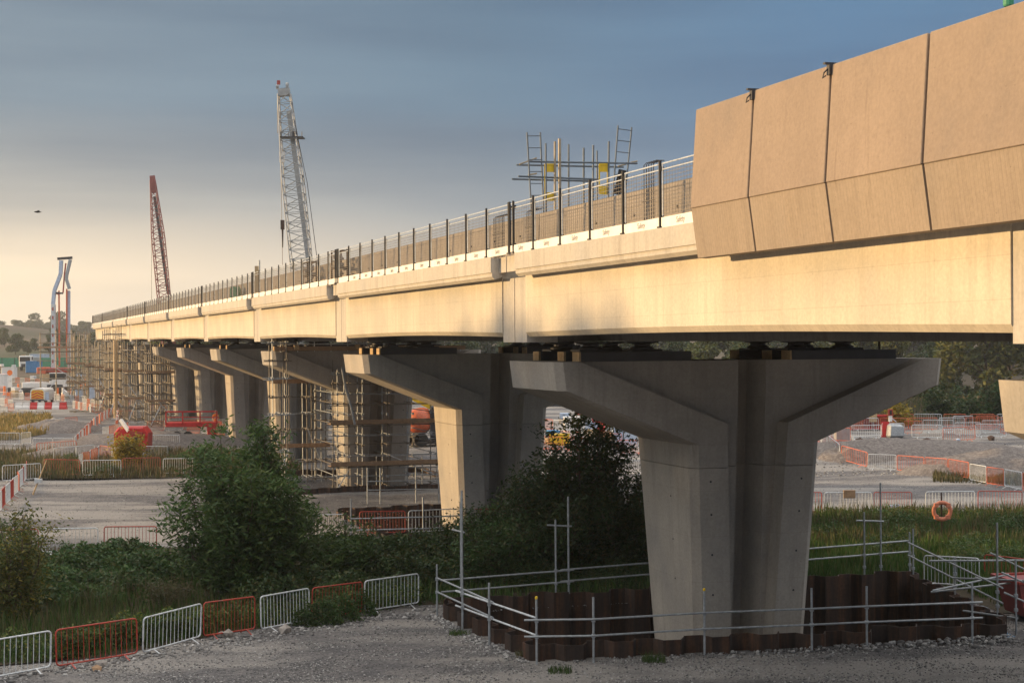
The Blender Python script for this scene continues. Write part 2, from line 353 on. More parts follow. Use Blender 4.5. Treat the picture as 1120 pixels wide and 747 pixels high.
vor = t.n.new('ShaderNodeTexVoronoi'); vor.inputs['Scale'].default_value = 16; t.l(obj, vor.inputs['Vector'])
c2 = t.mix(c2, t.ramp(vor.outputs['Distance'], [(.15, (1.12,1.12,1.12)), (.5, (.78,.78,.78))]), .8, 'MULTIPLY')
# far land turns from gravel to rough brown and green field
sp = t.n.new('ShaderNodeSeparateXYZ'); t.l(obj, sp.inputs[0])
mr = t.n.new('ShaderNodeMapRange'); mr.inputs[1].default_value = 235; mr.inputs[2].default_value = 300; t.l(sp.outputs['Y'], mr.inputs[0])
fld = t.ramp(t.noise(.012, 6, .62), [(.36, (.045,.062,.028)), (.48, (.085,.070,.045)), (.58, (.115,.082,.058)), (.70, (.06,.075,.03))])
c3 = t.mix(c2, fld, mr.outputs[0])
t.col(c3); t.rough(.95, 0, .15); t.bump(t.noise(14, 8, .8), .9, .06)
gr = g.build('ground', t.m, smooth=True); tag(gr, kind='structure')
# vegetated soil sheets (dark earth under the plants), 4 mm above the ground
def sheet(name, poly, mat, step=1.0, dz=.02):
    xs = [p[0] for p in poly]; ys = [p[1] for p in poly]; pp = [Vector(p) for p in poly]; q = [Vector(p) for p in poly]
    x = min(xs)
    while x < max(xs):
        y = min(ys)
        while y < max(ys):
            if inpoly(Vector((x,y)), pp): q.append(Vector((x,y)))
            y += step
        x += step
    n = len(pp); vo, eo, fo, *_ = geometry.delaunay_2d_cdt(q, [(i,(i+1)%n) for i in range(n)], [], 0, 1e-4)
    fo = [f for f in fo if inpoly(sum((vo[i] for i in f), Vector((0,0)))/len(f), pp)]
    m = MB(); m.v = [(p.x, p.y, terr(p.x,p.y)+dz+.015*noise.noise(Vector((p.x,p.y,2)))) for p in vo]; m.f = [tuple(f) for f in fo]
    return tag(m.build(name, mat, smooth=True), kind='structure')
t = NT('dark_soil'); t.col(t.ramp(t.noise(3, 6, .7), [(.3, (.03,.026,.018)), (.7, (.07,.055,.035))])); t.rough(.95, 0, .1); t.bump(t.noise(8, 5), .6, .05); M['soil'] = t.m
t = NT('pit_mud'); t.col(t.ramp(t.noise(2, 6, .7), [(.3, (.05,.04,.032)), (.7, (.10,.08,.06))])); t.rough(.8, 0, .3); M['mud'] = t.m
VEG_NEAR = [(-26,37.2),(-13.2,37.6),(-10.2,38.9),(-8.3,41.0),(-6.5,43.0),(-5.2,44.3),(-3.0,46.3),(-1.9,46.3),(3,47.8),(11.5,50.2),(13.3,49.5),(13.9,44.2),(19,45.2),(32,46),(32,69),(16,69.5),(7,67),(b2(24.9,56).x,b2(24.9,56).y),(b2(14.2,56.6).x,b2(14.2,56.6).y),(-3.4,60),(-9,60.5),(-14,59.5),(-26,60.5)]
sheet('soil_bank', VEG_NEAR, M['soil'])
VEG_DRY = [(-42,91),(-16,90),(-12.5,92),(-13,96),(-16,107),(-21,112),(-30,113),(-45,112)]
sheet('dry_verge', VEG_DRY, M['soil'])
VEG_GOLD = [(-70,128),(-41,128),(-41,138),(-44,150),(-50,168),(-70,172)]
sheet('rough_field_patch', VEG_GOLD, M['soil'], 4)
VEG_MEADOW = [(30,126),(60,124),(130,140),(190,235),(160,330),(0,330),(-20,250),(22,190),(24,140)]
sheet('meadow', VEG_MEADOW, M['soil'], 5, .05)
for nm, H, zz in (('pit_floor', PIT1, -1.5), ('pit_floor', PIT2, -1.6)):
    m = MB(); m.add([(p.x, p.y, zz) for p in H], [(0,1,2,3)]); tag(m.build(nm, M['mud']), kind='structure')
# ------------------------------------------------------------------ viaduct
JS = [-5.2, 17.25, 40.18, 62.8, 84.8, 106.9, 128.3, 149.8, 171.3, 192.7, 214.1, 235.6]   # joint stations
ORD = ['nearest', 'second', 'third', 'fourth', 'fifth', 'sixth', 'seventh', 'eighth', 'ninth', 'tenth', 'farthest']
def zb(s): return .0028*(s-40)
AG = 13.29
FENCE_S = []
PAN = [27.2, 24.77, 22.07, 19.31, 16.55, 13.8, 11.05, 8.3, 5.55, 2.8, .05, -2.7, -5.1]
def fence_proto(width, first):
    pass
for i in range(len(JS)-1):
    s0, s1 = JS[i], JS[i+1]; L = s1-s0; z0 = 7.8 + zb(s0); gz = zb(s1)-zb(s0)
    loc = BR(AG, s0, z0)
    sp_ = thing('bridge_span', 'pale concrete viaduct deck span, %s one counted from the right edge' % ORD[i], 'bridge span', loc, TH, 'deck spans of the concrete viaduct')
    def zz(y): return gz*y/L
    def ex(prof, y0, y1, n=1, bow=None, mb=None):      # extrude profile (x, z) along y following the gradient
        mb = mb or MB(); rings = []
        for k in range(n+1):
            y = y0+(y1-y0)*k/n; bw = bow(y) if bow else 0
            rings.append([(x, y, z+zz(y)+(bw if z < .5 else 0)) for x, z in prof])
        return mb.loft(rings)
    e = 1.02
    bow = lambda y: .07*math.sin(PI*min(1,max(0,(y-e)/(L-2*e))))
    m = ex([(0,.27),(.10,.15),(.75,.15),(.75,2.0),(0,2.0)], e, L-e, 14, bow)
    m.build('edge_girder', M['girder'], sp_)
    m = ex([(11.2,.15),(11.9,.15),(11.95,.25),(11.95,2.0),(11.2,2.0)], e, L-e, 14, bow); m.build('edge_girder', M['girder'], sp_)
    m = MB()
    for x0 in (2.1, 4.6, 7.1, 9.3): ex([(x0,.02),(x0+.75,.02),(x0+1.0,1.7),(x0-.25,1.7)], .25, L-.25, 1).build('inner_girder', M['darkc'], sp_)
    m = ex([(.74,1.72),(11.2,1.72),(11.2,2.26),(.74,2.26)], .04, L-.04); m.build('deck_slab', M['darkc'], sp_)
    for y0, y1 in ((.03, e-.003), (L-e+.003, L-.03)):
        m = ex([(.03,0),(.9,0),(.9,1.75),(.03,1.75)], y0, y1); m.build('end_block', M['edge'], sp_)
        m = ex([(11.1,0),(11.9,0),(11.9,1.75),(11.1,1.75)], y0, y1); m.build('end_block', M['edge'], sp_)
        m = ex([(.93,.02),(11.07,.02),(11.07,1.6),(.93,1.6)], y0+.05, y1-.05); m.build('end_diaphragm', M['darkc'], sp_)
    # edge beam: projecting lip, shallow fascia at the two ends
    fz = 1.79
    m = ex([(-.42,fz+.02),(-.34,fz-.06),(-.02,fz+.03),(-.003,fz+.10),(-.003,2.32),(-.42,2.32)], .62, L-1.45)
    m.build('edge_beam', M['edge'], sp_)
    m = ex([(-.455,fz+.13),(-.423,fz+.13),(-.423,2.35),(-.455,2.35)], .62, L-1.45, 1); m.build('fascia', M['edge'], sp_)
    for y0, y1 in ((.04,.615), (L-1.44, L-.04)):
        m = ex([(-.20,fz+.12),(-.004,fz+.12),(-.004,2.33),(-.20,2.33)], y0, y1); m.build('joint_fascia', M['edge'], sp_)
    m = ex([(11.96,1.75),(12.35,1.8),(12.35,2.33),(11.96,2.33)], .1, L-.1); m.build('edge_beam', M['edge'], sp_)
    m = ex([(.72,2.262),(.98,2.262),(.96,3.52),(.76,3.52)], .03, L-.03); m.build('parapet_wall', M['wallc'], sp_)
    m = ex([(11.1,2.262),(11.4,2.262),(11.4,3.4),(11.1,3.4)], .03, L-.03); m.build('parapet_wall', M['wallc'], sp_)
    for k in range(9): MB().box((.745, 1.6+k*(L-3)/8.2, 3.0), (.06,.05,.05)).build('lifting_socket', M['steeld'], sp_)
    # tan parapet panels on the near spans
    for a, b in zip(PAN[1:], PAN[:-1]):
        mid = (a+b)/2
        if not (s0 <= mid < s1): continue
        y0, y1 = a-s0+.03, b-s0-.03; q = AG-12.69
        m = ex([(-q+.20,2.575),(-q+.22,4.44),(-q,4.47),(-q-.13,2.575)], y0, y1)
        o = m.build('parapet_panel', M['panel'], sp_, bevel=.012)
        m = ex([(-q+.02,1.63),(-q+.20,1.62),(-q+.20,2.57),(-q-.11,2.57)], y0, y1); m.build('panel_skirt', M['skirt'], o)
        m = ex([(-q+.10,1.70),(-q+.19,1.70),(-q+.19,2.5),(-q+.19,4.4),(-q+.08,4.4),(-q-.05,2.56)], y1+.002, y1+.058)
        m.build('panel_seal', M['steeld'], o)
    if i < 2: FENCE_S.append((i, sp_))
# ------------------------------------------------------------------ piers
def half_w(z):
    if z < 5.01: return 1.70 + .26*z/5.01
    if z < 6.52: return 1.96 + (5.78-1.96)*(z-5.01)/1.51
    return 5.78 + .10*(z-6.52)/.755
def half_in(z):
    if z < 5.56: return .66 + .26*max(z,-2)/5.56
    return .92 + (5.20-.92)*(z-5.56)/1.715
def half_t(z):
    if z < 5.01: return 1.62 + .36*z/5.01
    if z < 6.52: return 1.98 + .12*(z-5.01)/1.51
    return 2.10
def ring(z):
    W, wi, T = half_w(z), half_in(z), half_t(z); c = .20; g, g2 = .42, .20; r = .42; wi = min(wi, W-c-.15)
    q = .10; fr = [(-W, -T+c), (-W+c, -T), (-wi, -T), (-wi+q, -T+r), (-g, -T+r), (-g2, -T+1.15), (g2, -T+1.15), (g, -T+r), (wi-q, -T+r), (wi, -T), (W-c, -T), (W, -T+c)]
    bk = [(W, T-.62), (W-.10, T-.02), (wi, T), (wi-.13, T-r), (g, T-r), (g2, T-.62), (-g2, T-.62), (-g, T-r), (-wi+.13, T-r), (-wi, T), (-W+.10, T-.02), (-W, T-.62)]
    return [(x, y, z) for x, y in fr+bk]
PORD = ['cropped by the right edge', 'standing largest in the foreground', 'third in line, behind the dark tree', 'fourth in line, in a scaffold cage', 'fifth in line beyond the scaffold', 'sixth in line beyond the willow', 'seventh in line', 'eighth in line behind falsework', 'ninth in line among falsework', 'tenth in line among falsework', 'at the far end of the deck']
pier_src = None
def pier_parts(t_):
    m = MB().loft([ring(z) for z in (-1.7, 0, 2.2, 4.36)]); sh = m.build('pier_shaft', M['pier'], t_)
    m = MB().loft([ring(z) for z in (4.375, 5.01, 5.56, 6.52, 7.275)]); hd = m.build('pier_head', M['pier'], t_)
    h = MB()
    for sx in (-1, 1):
        for zc in (.9, 2.0, 3.1, 4.0):
            x = sx*(half_w(zc)+half_in(zc))/2; MB().lathe([(.030, 0), (.030, .012)], (x, -half_t(zc)-.008, zc), 8, 'y').build('tie_hole', M['steeld'], sh)
    for zc in (1.2, 2.3, 3.5): MB().lathe([(.026, 0), (.026, .012)], (-half_w(zc)-.008, -.4, zc), 8, 'x').build('tie_hole', M['steeld'], sh)
for i, s in enumerate(JS[1:]):
    loc = BR(13.94+5.68, s, zb(s)*1.0)
    t_ = thing('viaduct_pier', 'flared T shaped concrete pier %s' % PORD[i], 'bridge pier', loc, TH, 'concrete piers under the viaduct')
    if i == 0: pier_src = t_; pier_parts(t_)
    else:
        for ch in pier_src.children: copy_tree(ch, t_)
# packers and bearings on the pier heads
def packers(i, s):
    zt = 7.275+zb(s)+.003
    for u0, w_, ends in ((.5, 3.3, 'left'), (6.7, 3.4, 'right')):
        for k, ds in enumerate((-1.7, -.55, 1.5)):
            if i > 3 and k in (1, 3): continue
            t_ = thing('packing_beam', 'dark packing beam on the %s arm of the pier %s' % (ends, PORD[i]), 'beam', BR(13.94+u0, s+ds, zt), TH, 'packing beams on pier %d' % (i+1))
            m = MB().box((w_/2, 0, .13), (w_-.12, .5, .26)); m.build('beam_body', M['steeld'], t_)
            m = MB().box((.03, 0, .13), (.058, .5, .25)); m.build('timber_end', M['timber'], t_)
        for k, (du, ds) in enumerate(((.7,-1.0),(.7,1.3),(2.2,-1.0),(2.2,1.3))):
            if i > 3 and k in (1, 3): continue
            t_ = thing('bridge_bearing', 'black bearing on the %s arm of the pier %s' % (ends, PORD[i]), 'bearing', BR(13.94+u0+du, s+ds, zt), TH, 'bearings on pier %d' % (i+1))
            m = MB().box((0,0,.29), (.9,.7,.05)); m.build('base_plate', M['steeld'], t_)
            m = MB().lathe([(.32,.315),(.32,.36),(.22,.40),(.22,.45),(.45,.50),(.45,.53)], n=14); m.build('bearing_body', M['steeld'], t_)
for i, s in enumerate(JS[1:]):
    if i <= 6: packers(i, s)
p = BR(13.94+10.9, 40.5, 7.3)
tag(MB().tube(p, p+Vector((0,0,.75)), .035).build('prop_pole', M['rust']), 'thin rusty pole on the right tip of the foreground pier head', 'pole')
p = BR(13.94-.5, 41.6, 0); p = P(562.5, 388, p.y)
def Qs(px, py, s):                   # pixel ray meets the bridge-frame plane s = const (measuring helper)
    dx, dz = ray(px, py); Y = s/(CT - dx*ST); return Vector((dx*Y, Y, CAMZ+dz*Y))
def Qa(px, py, a):
    dx, dz = ray(px, py); Y = a/(dx*CT + ST); return Vector((dx*Y, Y, CAMZ+dz*Y))
# ------------------------------------------------------------------ edge protection fence
def text_mesh(body, size):
    cu = bpy.data.curves.new('t', 'FONT'); cu.body = body; cu.size = size; cu.align_x = 'CENTER'; cu.align_y = 'CENTER'; cu.extrude = .002
    o = bpy.data.objects.new('t', cu); COL.objects.link(o); bpy.context.view_layer.update()
    me = bpy.data.meshes.new_from_object(o.evaluated_get(bpy.context.evaluated_depsgraph_get()))
    bpy.data.objects.remove(o); me.materials.clear(); me.materials.append(M['letter']); return me
TXT = text_mesh('Safety', .17)
FP = 2.0; S0F = 29.35
proto = {}
m = MB().box((0,0,.69), (.05,.045,1.38)).box((.03,0,1.22), (.07,.10,.09)).box((.03,0,.22), (.07,.10,.08)).box((.02,0,.02),(.14,.14,.03)); proto['post'] = m.build('post', M['blackp'])
m = MB()
for k in range(12): m.bar((0,.05,.30+k*.083), (0,FP-.05,.30+k*.083+.0028*FP), .009)
for k in range(14): y = .08+k*(FP-.16)/13; m.bar((.006,y,.28), (.006,y,1.26), .006)
proto['mesh'] = m.build('mesh_infill', M['scaf'])
m = MB().tube((0,.03,1.32), (0,FP-.03,1.3256), .014).tube((0,.03,1.20), (0,FP-.03,1.2056), .012).tube((0,.06,.25),(0,.06,1.32),.012).tube((0,FP-.06,.25),(0,FP-.06,1.32),.012); proto['rail'] = m.build('panel_frame', M['galvw'])
m = MB().box((0,FP/2,.115), (.03,FP-.10,.215)); proto['toe'] = m.build('toe_board', M['white'])
protos_used = set()
def inst(key, parent, loc):
    o = proto[key]
    if key in protos_used: o = o.copy(); COL.objects.link(o)
    protos_used.add(key); o.parent = parent; o.location = loc; return o
n = 0
for i in range(1, len(JS)-1):
    s0, s1 = JS[i], JS[i+1]; z0 = 7.8+zb(s0)
    t_ = thing('edge_fence', 'wire mesh edge fence with dark posts and white toe boards, %s deck span' % ORD[i], 'fence', BR(AG, s0, z0), TH, 'mesh edge fences on the deck')
    k = math.ceil((s0-S0F)/FP)
    if i == 1: k = -1
    while S0F+k*FP < s1:
        s = S0F+k*FP; y = s-s0; zl = 2.352+zb(s)-zb(s0)
        inst('post', t_, (-.40, y, zl))
        inst('mesh', t_, (-.36, y, zl)); inst('rail', t_, (-.37, y, zl)); tb = inst('toe', t_, (-.385, y, zl))
        if n < 16:
            tx = bpy.data.objects.new('lettering', TXT); COL.objects.link(tx); tx.parent = tb
            tx.matrix_local = Matrix.Translation((-.018, FP/2, .12)) @ Matrix.Rotation(-PI/2, 4, 'Z') @ Matrix.Rotation(PI/2, 4, 'X')
        n += 1; k += 1
    for dy in (.28, -.02):                                    # closer posts beside the joint
        inst('post', t_, (-.40, s1-s0-1.2+dy, 2.352+zb(s1)-zb(s0)))
# things standing on the deck behind the mesh
for px, s_, wd, hh, lab in ((476+155,41,1.0,1.2,'black starter bars between toe boards and scaffold frame'), (658,38.5,.6,1.15,'black starter bars right of the scaffold frame'), (751,30.6,.55,1.55,'tall black hooped starter bars beside the first tan panel')):
    b = Qs(px, 250, s_); base = Vector((b.x, b.y, 7.8+zb(s_)+2.35)); b2_ = BR(AG-.05, s_, base.z)
    t_ = thing('rebar_cage', lab, 'rebar cage', b2_, TH, 'rebar along the parapet')
    m = MB()
    for k in range(int(wd/.13)+1): m.path([(.05,k*.13,0),(.05,k*.13,hh-.06),(.11,k*.13,hh),(.3,k*.13,hh)], .011, 5)
    m.build('upright_bar', M['steeld'], t_); m = MB()
    for z in (.3,.7,1.05): m.tube((.04,-.05,z),(.04,wd+.05,z),.008,5)
    m.build('cross_bar', M['steeld'], t_)
# timber post and rods on the fourth span
q = Qa(272, 308, 13.5); zq = 7.8+zb(80)+2.33
tag(MB().box((0,0,.9),(.22,.22,1.9)).build('timber_post', M['timber']), 'orange timber post standing above the mesh fence, left of the grey crane', 'post').location = BR(13.5, 85.9, zq)
tag(MB().tube((0,0,0),(0,0,2.1),.04).build('steel_rod', M['galv']), 'thin steel rod standing beside the orange timber post', 'pole').location = BR(13.4, 84.4, zq)
tag(MB().box((0,0,.45),(.5,1.1,.9)).box((0,0,.95),(.4,.9,.1)).build('equipment_case', M['green']), 'small green case on the deck behind the far mesh fence', 'case').location = BR(13.55, 94.5, zq+.02)
for k,(s_,h_) in enumerate(((70.5,1.35),(63.9,1.5))):
    t_ = thing('stillage', 'rusty crate of fittings on the deck %s' % ('below the grey crane' if k==0 else 'by the second joint'), 'crate', BR(13.48, s_, 7.8+zb(s_)+2.33), TH, 'crates on the deck')
    m = MB()
    for x in (-.2,.2):
        for y in (-.6,.6): m.box((x,y,h_/2),(.06,.06,h_))
    for z in (.1,h_*.5,h_-.05):
        for x in (-.2,.2): m.box((x,0,z),(.04,1.2,.05))
        for y in (-.6,.6): m.box((0,y,z),(.4,.04,.05))
    m.build('crate_frame', M['rust'], t_)
    m = MB(); r_ = random.Random(k)
    for q_ in range(26): m.box((r_.uniform(-.13,.13), r_.uniform(-.5,.5), r_.uniform(.2,h_-.2)), (.15,.22,.10), r_.uniform(0,3))
    m.build('fittings', M['stone'], t_)
# clamps on top of the tan panels + green sleeve
for px, py, seam, lab in ((828,99,24.77,'first'), (912,77,22.07,'second')):
    t_ = thing('lifting_clamp', 'small grey steel clamp hooked over the %s seam of the tan parapet panels' % lab, 'clamp', BR(12.66, seam, 7.8+zb(seam)+4.3), TH, 'clamps on the parapet panels')
    MB().box((0,0,.09),(.06,.09,.18)).box((.05,0,.185),(.30,.07,.03)).build('clamp_body', M['steeld'], t_)
    MB().path([(-.03,0,.10),(-.08,.04,.04),(-.08,.08,-.04),(-.04,.05,.0)], .014, 6).build('hook', M['steeld'], t_)
q = Qa(1103, 1, 12.9); t_ = thing('green_sleeve', 'bright green plastic sleeve poking above the tan panels at the top right', 'sleeve', (q.x,q.y,q.z-.06), TH)
MB().lathe([(.06,-.02),(.07,.0),(.07,.16),(.05,.17),(.05,.2)], n=12).build('sleeve_tube', M['green'], t_)
# ------------------------------------------------------------------ scaffold frame on the deck
SD = 47.6
t_ = thing('deck_scaffold', 'open tube scaffold frame with two ladders and yellow gates on the deck', 'scaffold', BR(16.5, SD, 10.1), TH)
def tubeq(a, b, ds=0, name='tube', mat='galv', r=.03):
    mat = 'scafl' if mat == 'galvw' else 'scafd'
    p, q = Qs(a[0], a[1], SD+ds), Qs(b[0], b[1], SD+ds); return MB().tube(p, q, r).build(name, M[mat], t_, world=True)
for x0, x1, yt, ds, rr in ((597,597.5,157,0,.028),(607,607,155,0,.035),(612,612.5,152,.05,.05),(622,622,158,.6,.028),(638.5,638.5,162,.6,.032),(649,648.5,159,0,.03),(653,653.5,165,.6,.025),(666,665,155,0,.032)):
    tubeq((x0,yt),(x1,262), ds, 'standard', 'galvw' if rr>.034 else 'galv', rr)
for a, b, ds in (((578,177),(697,179),.1),((565,180.5),(682,183),.7),((567,193),(655,196.5),.1),((560,196),(650,198.5),.7)): tubeq(a, b, ds, 'ledger', 'galv', .034)
for a, b in (((568,180),(587,173)),((578,191.5),(587,190)),((676,182),(684,180)),((690,178),(697,176.5))): tubeq(a, b, .3, 'transom', 'galvw', .03)
for (l0, l1, r0, r1, n_) in (((576.5,145),(583,262),(591,145),(596,262),10),((676,137.5),(667,262),(691,139.5),(679,262),11)):
    lad = MB(); 
    p0,p1,q0,q1 = Qs(*l0,SD),Qs(*l1,SD),Qs(*r0,SD),Qs(*r1,SD)
    o = lad.tube(p0,p1,.025).tube(q0,q1,.025).build('ladder_rails', M['scafd'], t_, world=True)
    rg = MB(); N = int((p0-p1).length/.36)
    for k in range(N): f = (k+.3)/N; rg.tube(p0.lerp(p1,f), q0.lerp(q1,f), .016)
    o2 = rg.build('ladder_rungs', M['scafd'], t_, world=True)
for x0, x1, y0, y1 in ((596,607.5,180,219),(655.5,664.5,180,212)):
    g = MB(); a,b,c_,d_ = Qs(x0,y0,SD+.05),Qs(x1,y0,SD+.05),Qs(x1,y1,SD+.05),Qs(x0,y1,SD+.05)
    for u,v in ((a,b),(b,c_),(c_,d_),(d_,a)): g.bar(u,v,.05,.05)
    h = Vector((0,0,.26)); 
    for u,v,s_ in ((a,b,-1),(d_,c_,1)): g.bar(u+h*s_*.5, v+h*s_*.5, .02, .24)
    g.build('gate', M['yellow'], t_, world=True)
a_ = Qs(679,206,SD+.1); MB().bar(Qs(675,213,SD+.1), Qs(681,186,SD+.1), .26, .03).build('dark_panel', M['blackp'], t_, world=True)
# ------------------------------------------------------------------ sheet pile cofferdams
def sheet_wall(p, q, zt, zbm, parent, rnd, z1=None, amp=.17):
    z1 = zt if z1 is None else z1
    d = (q-p); L = d.length; d.normalize(); nrm = Vector((-d.y, d.x)); per = 1.28; N = max(1, round(L/per)); per = L/N
    prof = []; 
    for k in range(N):
        x = k*per; prof += [(x+.0*per, amp), (x+.36*per, amp), (x+.50*per, -amp), (x+.86*per, -amp)]
    prof.append((L, amp)); V = []; Fc = []
    for (x0, o0), (x1, o1), k in zip(prof[:-1], prof[1:], range(len(prof)-1)):
        st = (rnd.uniform(-.05,.05) if k % 4 == 0 else st)
        za = zt+(z1-zt)*x0/L+st; a = p+d*x0+nrm*o0; b = p+d*x1+nrm*o1; e = (b-a).normalized(); w_ = Vector((-e.y, e.x))*.014
        n0 = len(V)
        V += [(a.x-w_.x,a.y-w_.y,zbm),(b.x-w_.x,b.y-w_.y,zbm),(b.x+w_.x,b.y+w_.y,zbm),(a.x+w_.x,a.y+w_.y,zbm),
              (a.x-w_.x,a.y-w_.y,za),(b.x-w_.x,b.y-w_.y,za),(b.x+w_.x,b.y+w_.y,za),(a.x+w_.x,a.y+w_.y,za)]
        Fc += [tuple(n0+i for i in f) for f in ((4,5,6,7),(0,1,5,4),(1,2,6,5),(2,3,7,6),(3,0,4,7))]
    m = MB(); m.add(V, Fc); return m.build('sheet_wall', M['rust'], parent, world=True)
rnd = random.Random(3)
t_ = thing('sheet_pile_cofferdam', 'rusty corrugated sheet pile pit round the foot of the foreground pier', 'cofferdam', (6, 43, 0))
A, B, C, D = PIT1
sheet_wall(A, B, .42, -1.6, t_, rnd, .45); sheet_wall(B, C, .45, -1.6, t_, rnd, .5); sheet_wall(C, D, .5, -1.6, t_, rnd, .42); sheet_wall(D, A, .35, -1.6, t_, rnd, .4)
m = MB().tube((.6,38,-1.5),(.6,38,.45),.05).build('corner_pile', M['rust'], t_, world=True)
t_ = thing('sheet_pile_cofferdam', 'dark sheet pile pit round the foot of the third pier, beyond the tall scaffold tubes', 'cofferdam', (PIT2[0].x, PIT2[0].y, 0))
for i in range(4): sheet_wall(PIT2[i], PIT2[(i+1)%4], .25, -1.7, t_, rnd)
PIT3 = [b2(14.4,79.5), b2(24,79.5), b2(24,91), b2(14.4,91)]
t_ = thing('sheet_pile_edging', 'low rusty sheet piles round the foot of the scaffolded pier', 'sheet piling', (PIT3[0].x, PIT3[0].y, 0))
for i in range(4): sheet_wall(PIT3[i], PIT3[(i+1)%4], .35, -.3, t_, rnd, amp=.08)
# ------------------------------------------------------------------ tube handrails
def handrail(name, label, cat, posts, rails, clamp=True, extra=()):
    """posts: (x,y,z0,z1); rails: list of point pairs"""
    p0 = posts[0]; t_ = thing(name, label, cat, (p0[0], p0[1], p0[2]))
    for (x, y, z0, z1) in posts: MB().tube((x,y,z0),(x,y,z1),.028,8).build('post', M['galv'], t_, world=True)
    for a, b in rails: MB().tube(a, b, .026, 8).build('rail', M['galvw'] if abs(a[1]-b[1]) > 4.5 and a[0] < 3 else M['galv'], t_, world=True)
    for (x, y, z0, z1) in posts:
        for z in (.67, 1.05): MB().box((x, y, z+z0*0), (.09,.09,.08)).build('clamp', M['galv'], t_, world=True)
    return t_
def gp(px, py): v = G(px, py, 0); return v.x, v.y
fr = []
for px, gy, ty in ((587,725,654),(649,724,652),(770,716,645),(887,711,642),(947,708,640),(1062,703,637)):
    x, y = gp(px, gy); k = F/y; fr.append((x, y-.12, 0, (gy-ty)/k))
R = lambda z: [((fr[i][0]-.3*(i==0), fr[i][1]-.05, z+.0*i), (fr[i+1][0]+.25*(i==len(fr)-2), fr[i+1][1]-.05, z)) for i in (0,1,2,3,4)]
hr_ = handrail('tube_handrail', 'long galvanised tube handrail in front of the sheet pile pit', 'handrail', fr, R(1.08)+R(.68))
for i_ in (0, 2): MB().lathe([(.033,0),(.036,.05),(.02,.07)], (fr[i_][0], fr[i_][1], fr[i_][3]), 8).build('post_cap', M['yellow'], hr_, world=True)
lf = []
for px, gy, ty in ((482,673,617),(510,691,536),(539.5,705,637)):
    x, y = gp(px, gy); k = F/y; lf.append((x-.1, y, 0, (gy-ty)/k))
P0 = fr[0]
handrail('tube_handrail', 'galvanised tube handrail running back along the left side of the sheet pile pit', 'handrail', lf,
   [((lf[0][0],lf[0][1],1.08),(lf[2][0]+.1,lf[2][1],1.1)),((lf[1][0]-.2,lf[1][1]+.6,1.02),(P0[0],P0[1],1.12)),((lf[0][0],lf[0][1],.68),(lf[2][0]+.1,lf[2][1],.7)),((lf[1][0]-.2,lf[1][1]+.6,.62),(P0[0],P0[1],.70))])
bk = []
for (px, wy, ty) in ((504.5,655,550),(608,643,568),(622,642,543),(945.5,626,560),(963.5,625,528),(995,624,582)):
    # these stand just inside the back wall
    f = (px-495)/(1000-495); X = D.x+(C.x-D.x)*f; 
    dx, _ = ray(px, wy); # intersection of the pixel column with the back wall line
    dY = (C.y-D.y)/(C.x-D.x); X = (D.y-D.x*dY)*dx/(1-dx*dY); Y = X/dx if abs(dx) > 1e-6 else D.y; Y += .25; X = dx*Y
    top = P(px, ty, Y).z; bk.append((X, Y, 0, top))
backy = lambda X: D.y + (X-D.x)*(C.y-D.y)/(C.x-D.x)+.32
xs = [-1.9, 1.6, 5.2, 8.8, 12.4]; zr = lambda X: .92 + .035*(X+2)
rl = []
for a, b in zip(xs[:-1], xs[1:]):
    for dz in (0, -.34): rl.append(((a-.2, backy(a), zr(a)+dz), (b+.2, backy(b)+.02, zr(b)+dz)))
m_ = [((bk[i][0]-.25,bk[i][1],z),(bk[i+1][0]+.1,bk[i+1][1],z-.05)) for i, z in ((1, P(612,574,bk[1][1]).z), (3, P(952,569,bk[3][1]).z))]
m_.append(((bk[0][0]-.25,bk[0][1],P(500,579,bk[0][1]).z),(lf[1][0]+.05,lf[1][1],P(511,582,lf[1][1]).z)))
handrail('tube_handrail', 'galvanised tube handrail and tall poles along the back of the sheet pile pit', 'handrail', bk, rl+m_)
# stair scaffold at the right
BRc = gp(1060, 702)
sx, sy = 12.9, 41.2
rt = [(12.5,48.6,0,1.9),(12.75,44.9,0,1.5),(12.95,41.6,0,2.9),(13.25,41.0,0,2.0),(14.6,40.6,0,1.7)]
for k in range(3): rt[k] = rt[k]
t_ = handrail('stair_scaffold', 'tangle of scaffold tubes and stair rails at the right end of the sheet pile pit', 'scaffold', rt,
   [((12.4,48.8,1.45),(12.9,41.0,1.25)),((12.4,48.8,1.05),(12.9,41.0,.85)),((11.4,42.6,1.75),(15.2,42.6,1.75)),((12.3,43.4,1.15),(13.6,40.9,1.45)),((11.3,41.9,1.05),(13.6,42.7,1.35)),
    ((13.0,41.4,1.6),(14.9,40.2,.75)),((13.0,41.2,1.1),(14.9,40.0,.25)),((11.6,43.2,.8),(14.4,43.2,1.1)),((13.2,43.0,1.9),(14.6,40.8,1.2)),((12.2,42.2,.45),(13.3,41.0,.45)),((13.3,44.8,.95),(15.3,43.4,.9)),((14.1,42.8,.1),(14.3,40.7,1.3))])
for k in range(5): MB().box((14.0+k*.22, 40.4-k*.05, .12+k*.17), (.75,.25,.035), .2).build('stair_tread', M['galv'], t_, world=True)
MB().box((12.9,43.2,.25),(.45,.3,.25),.1).build('toe_box', M['bluegrey'], t_, world=True)
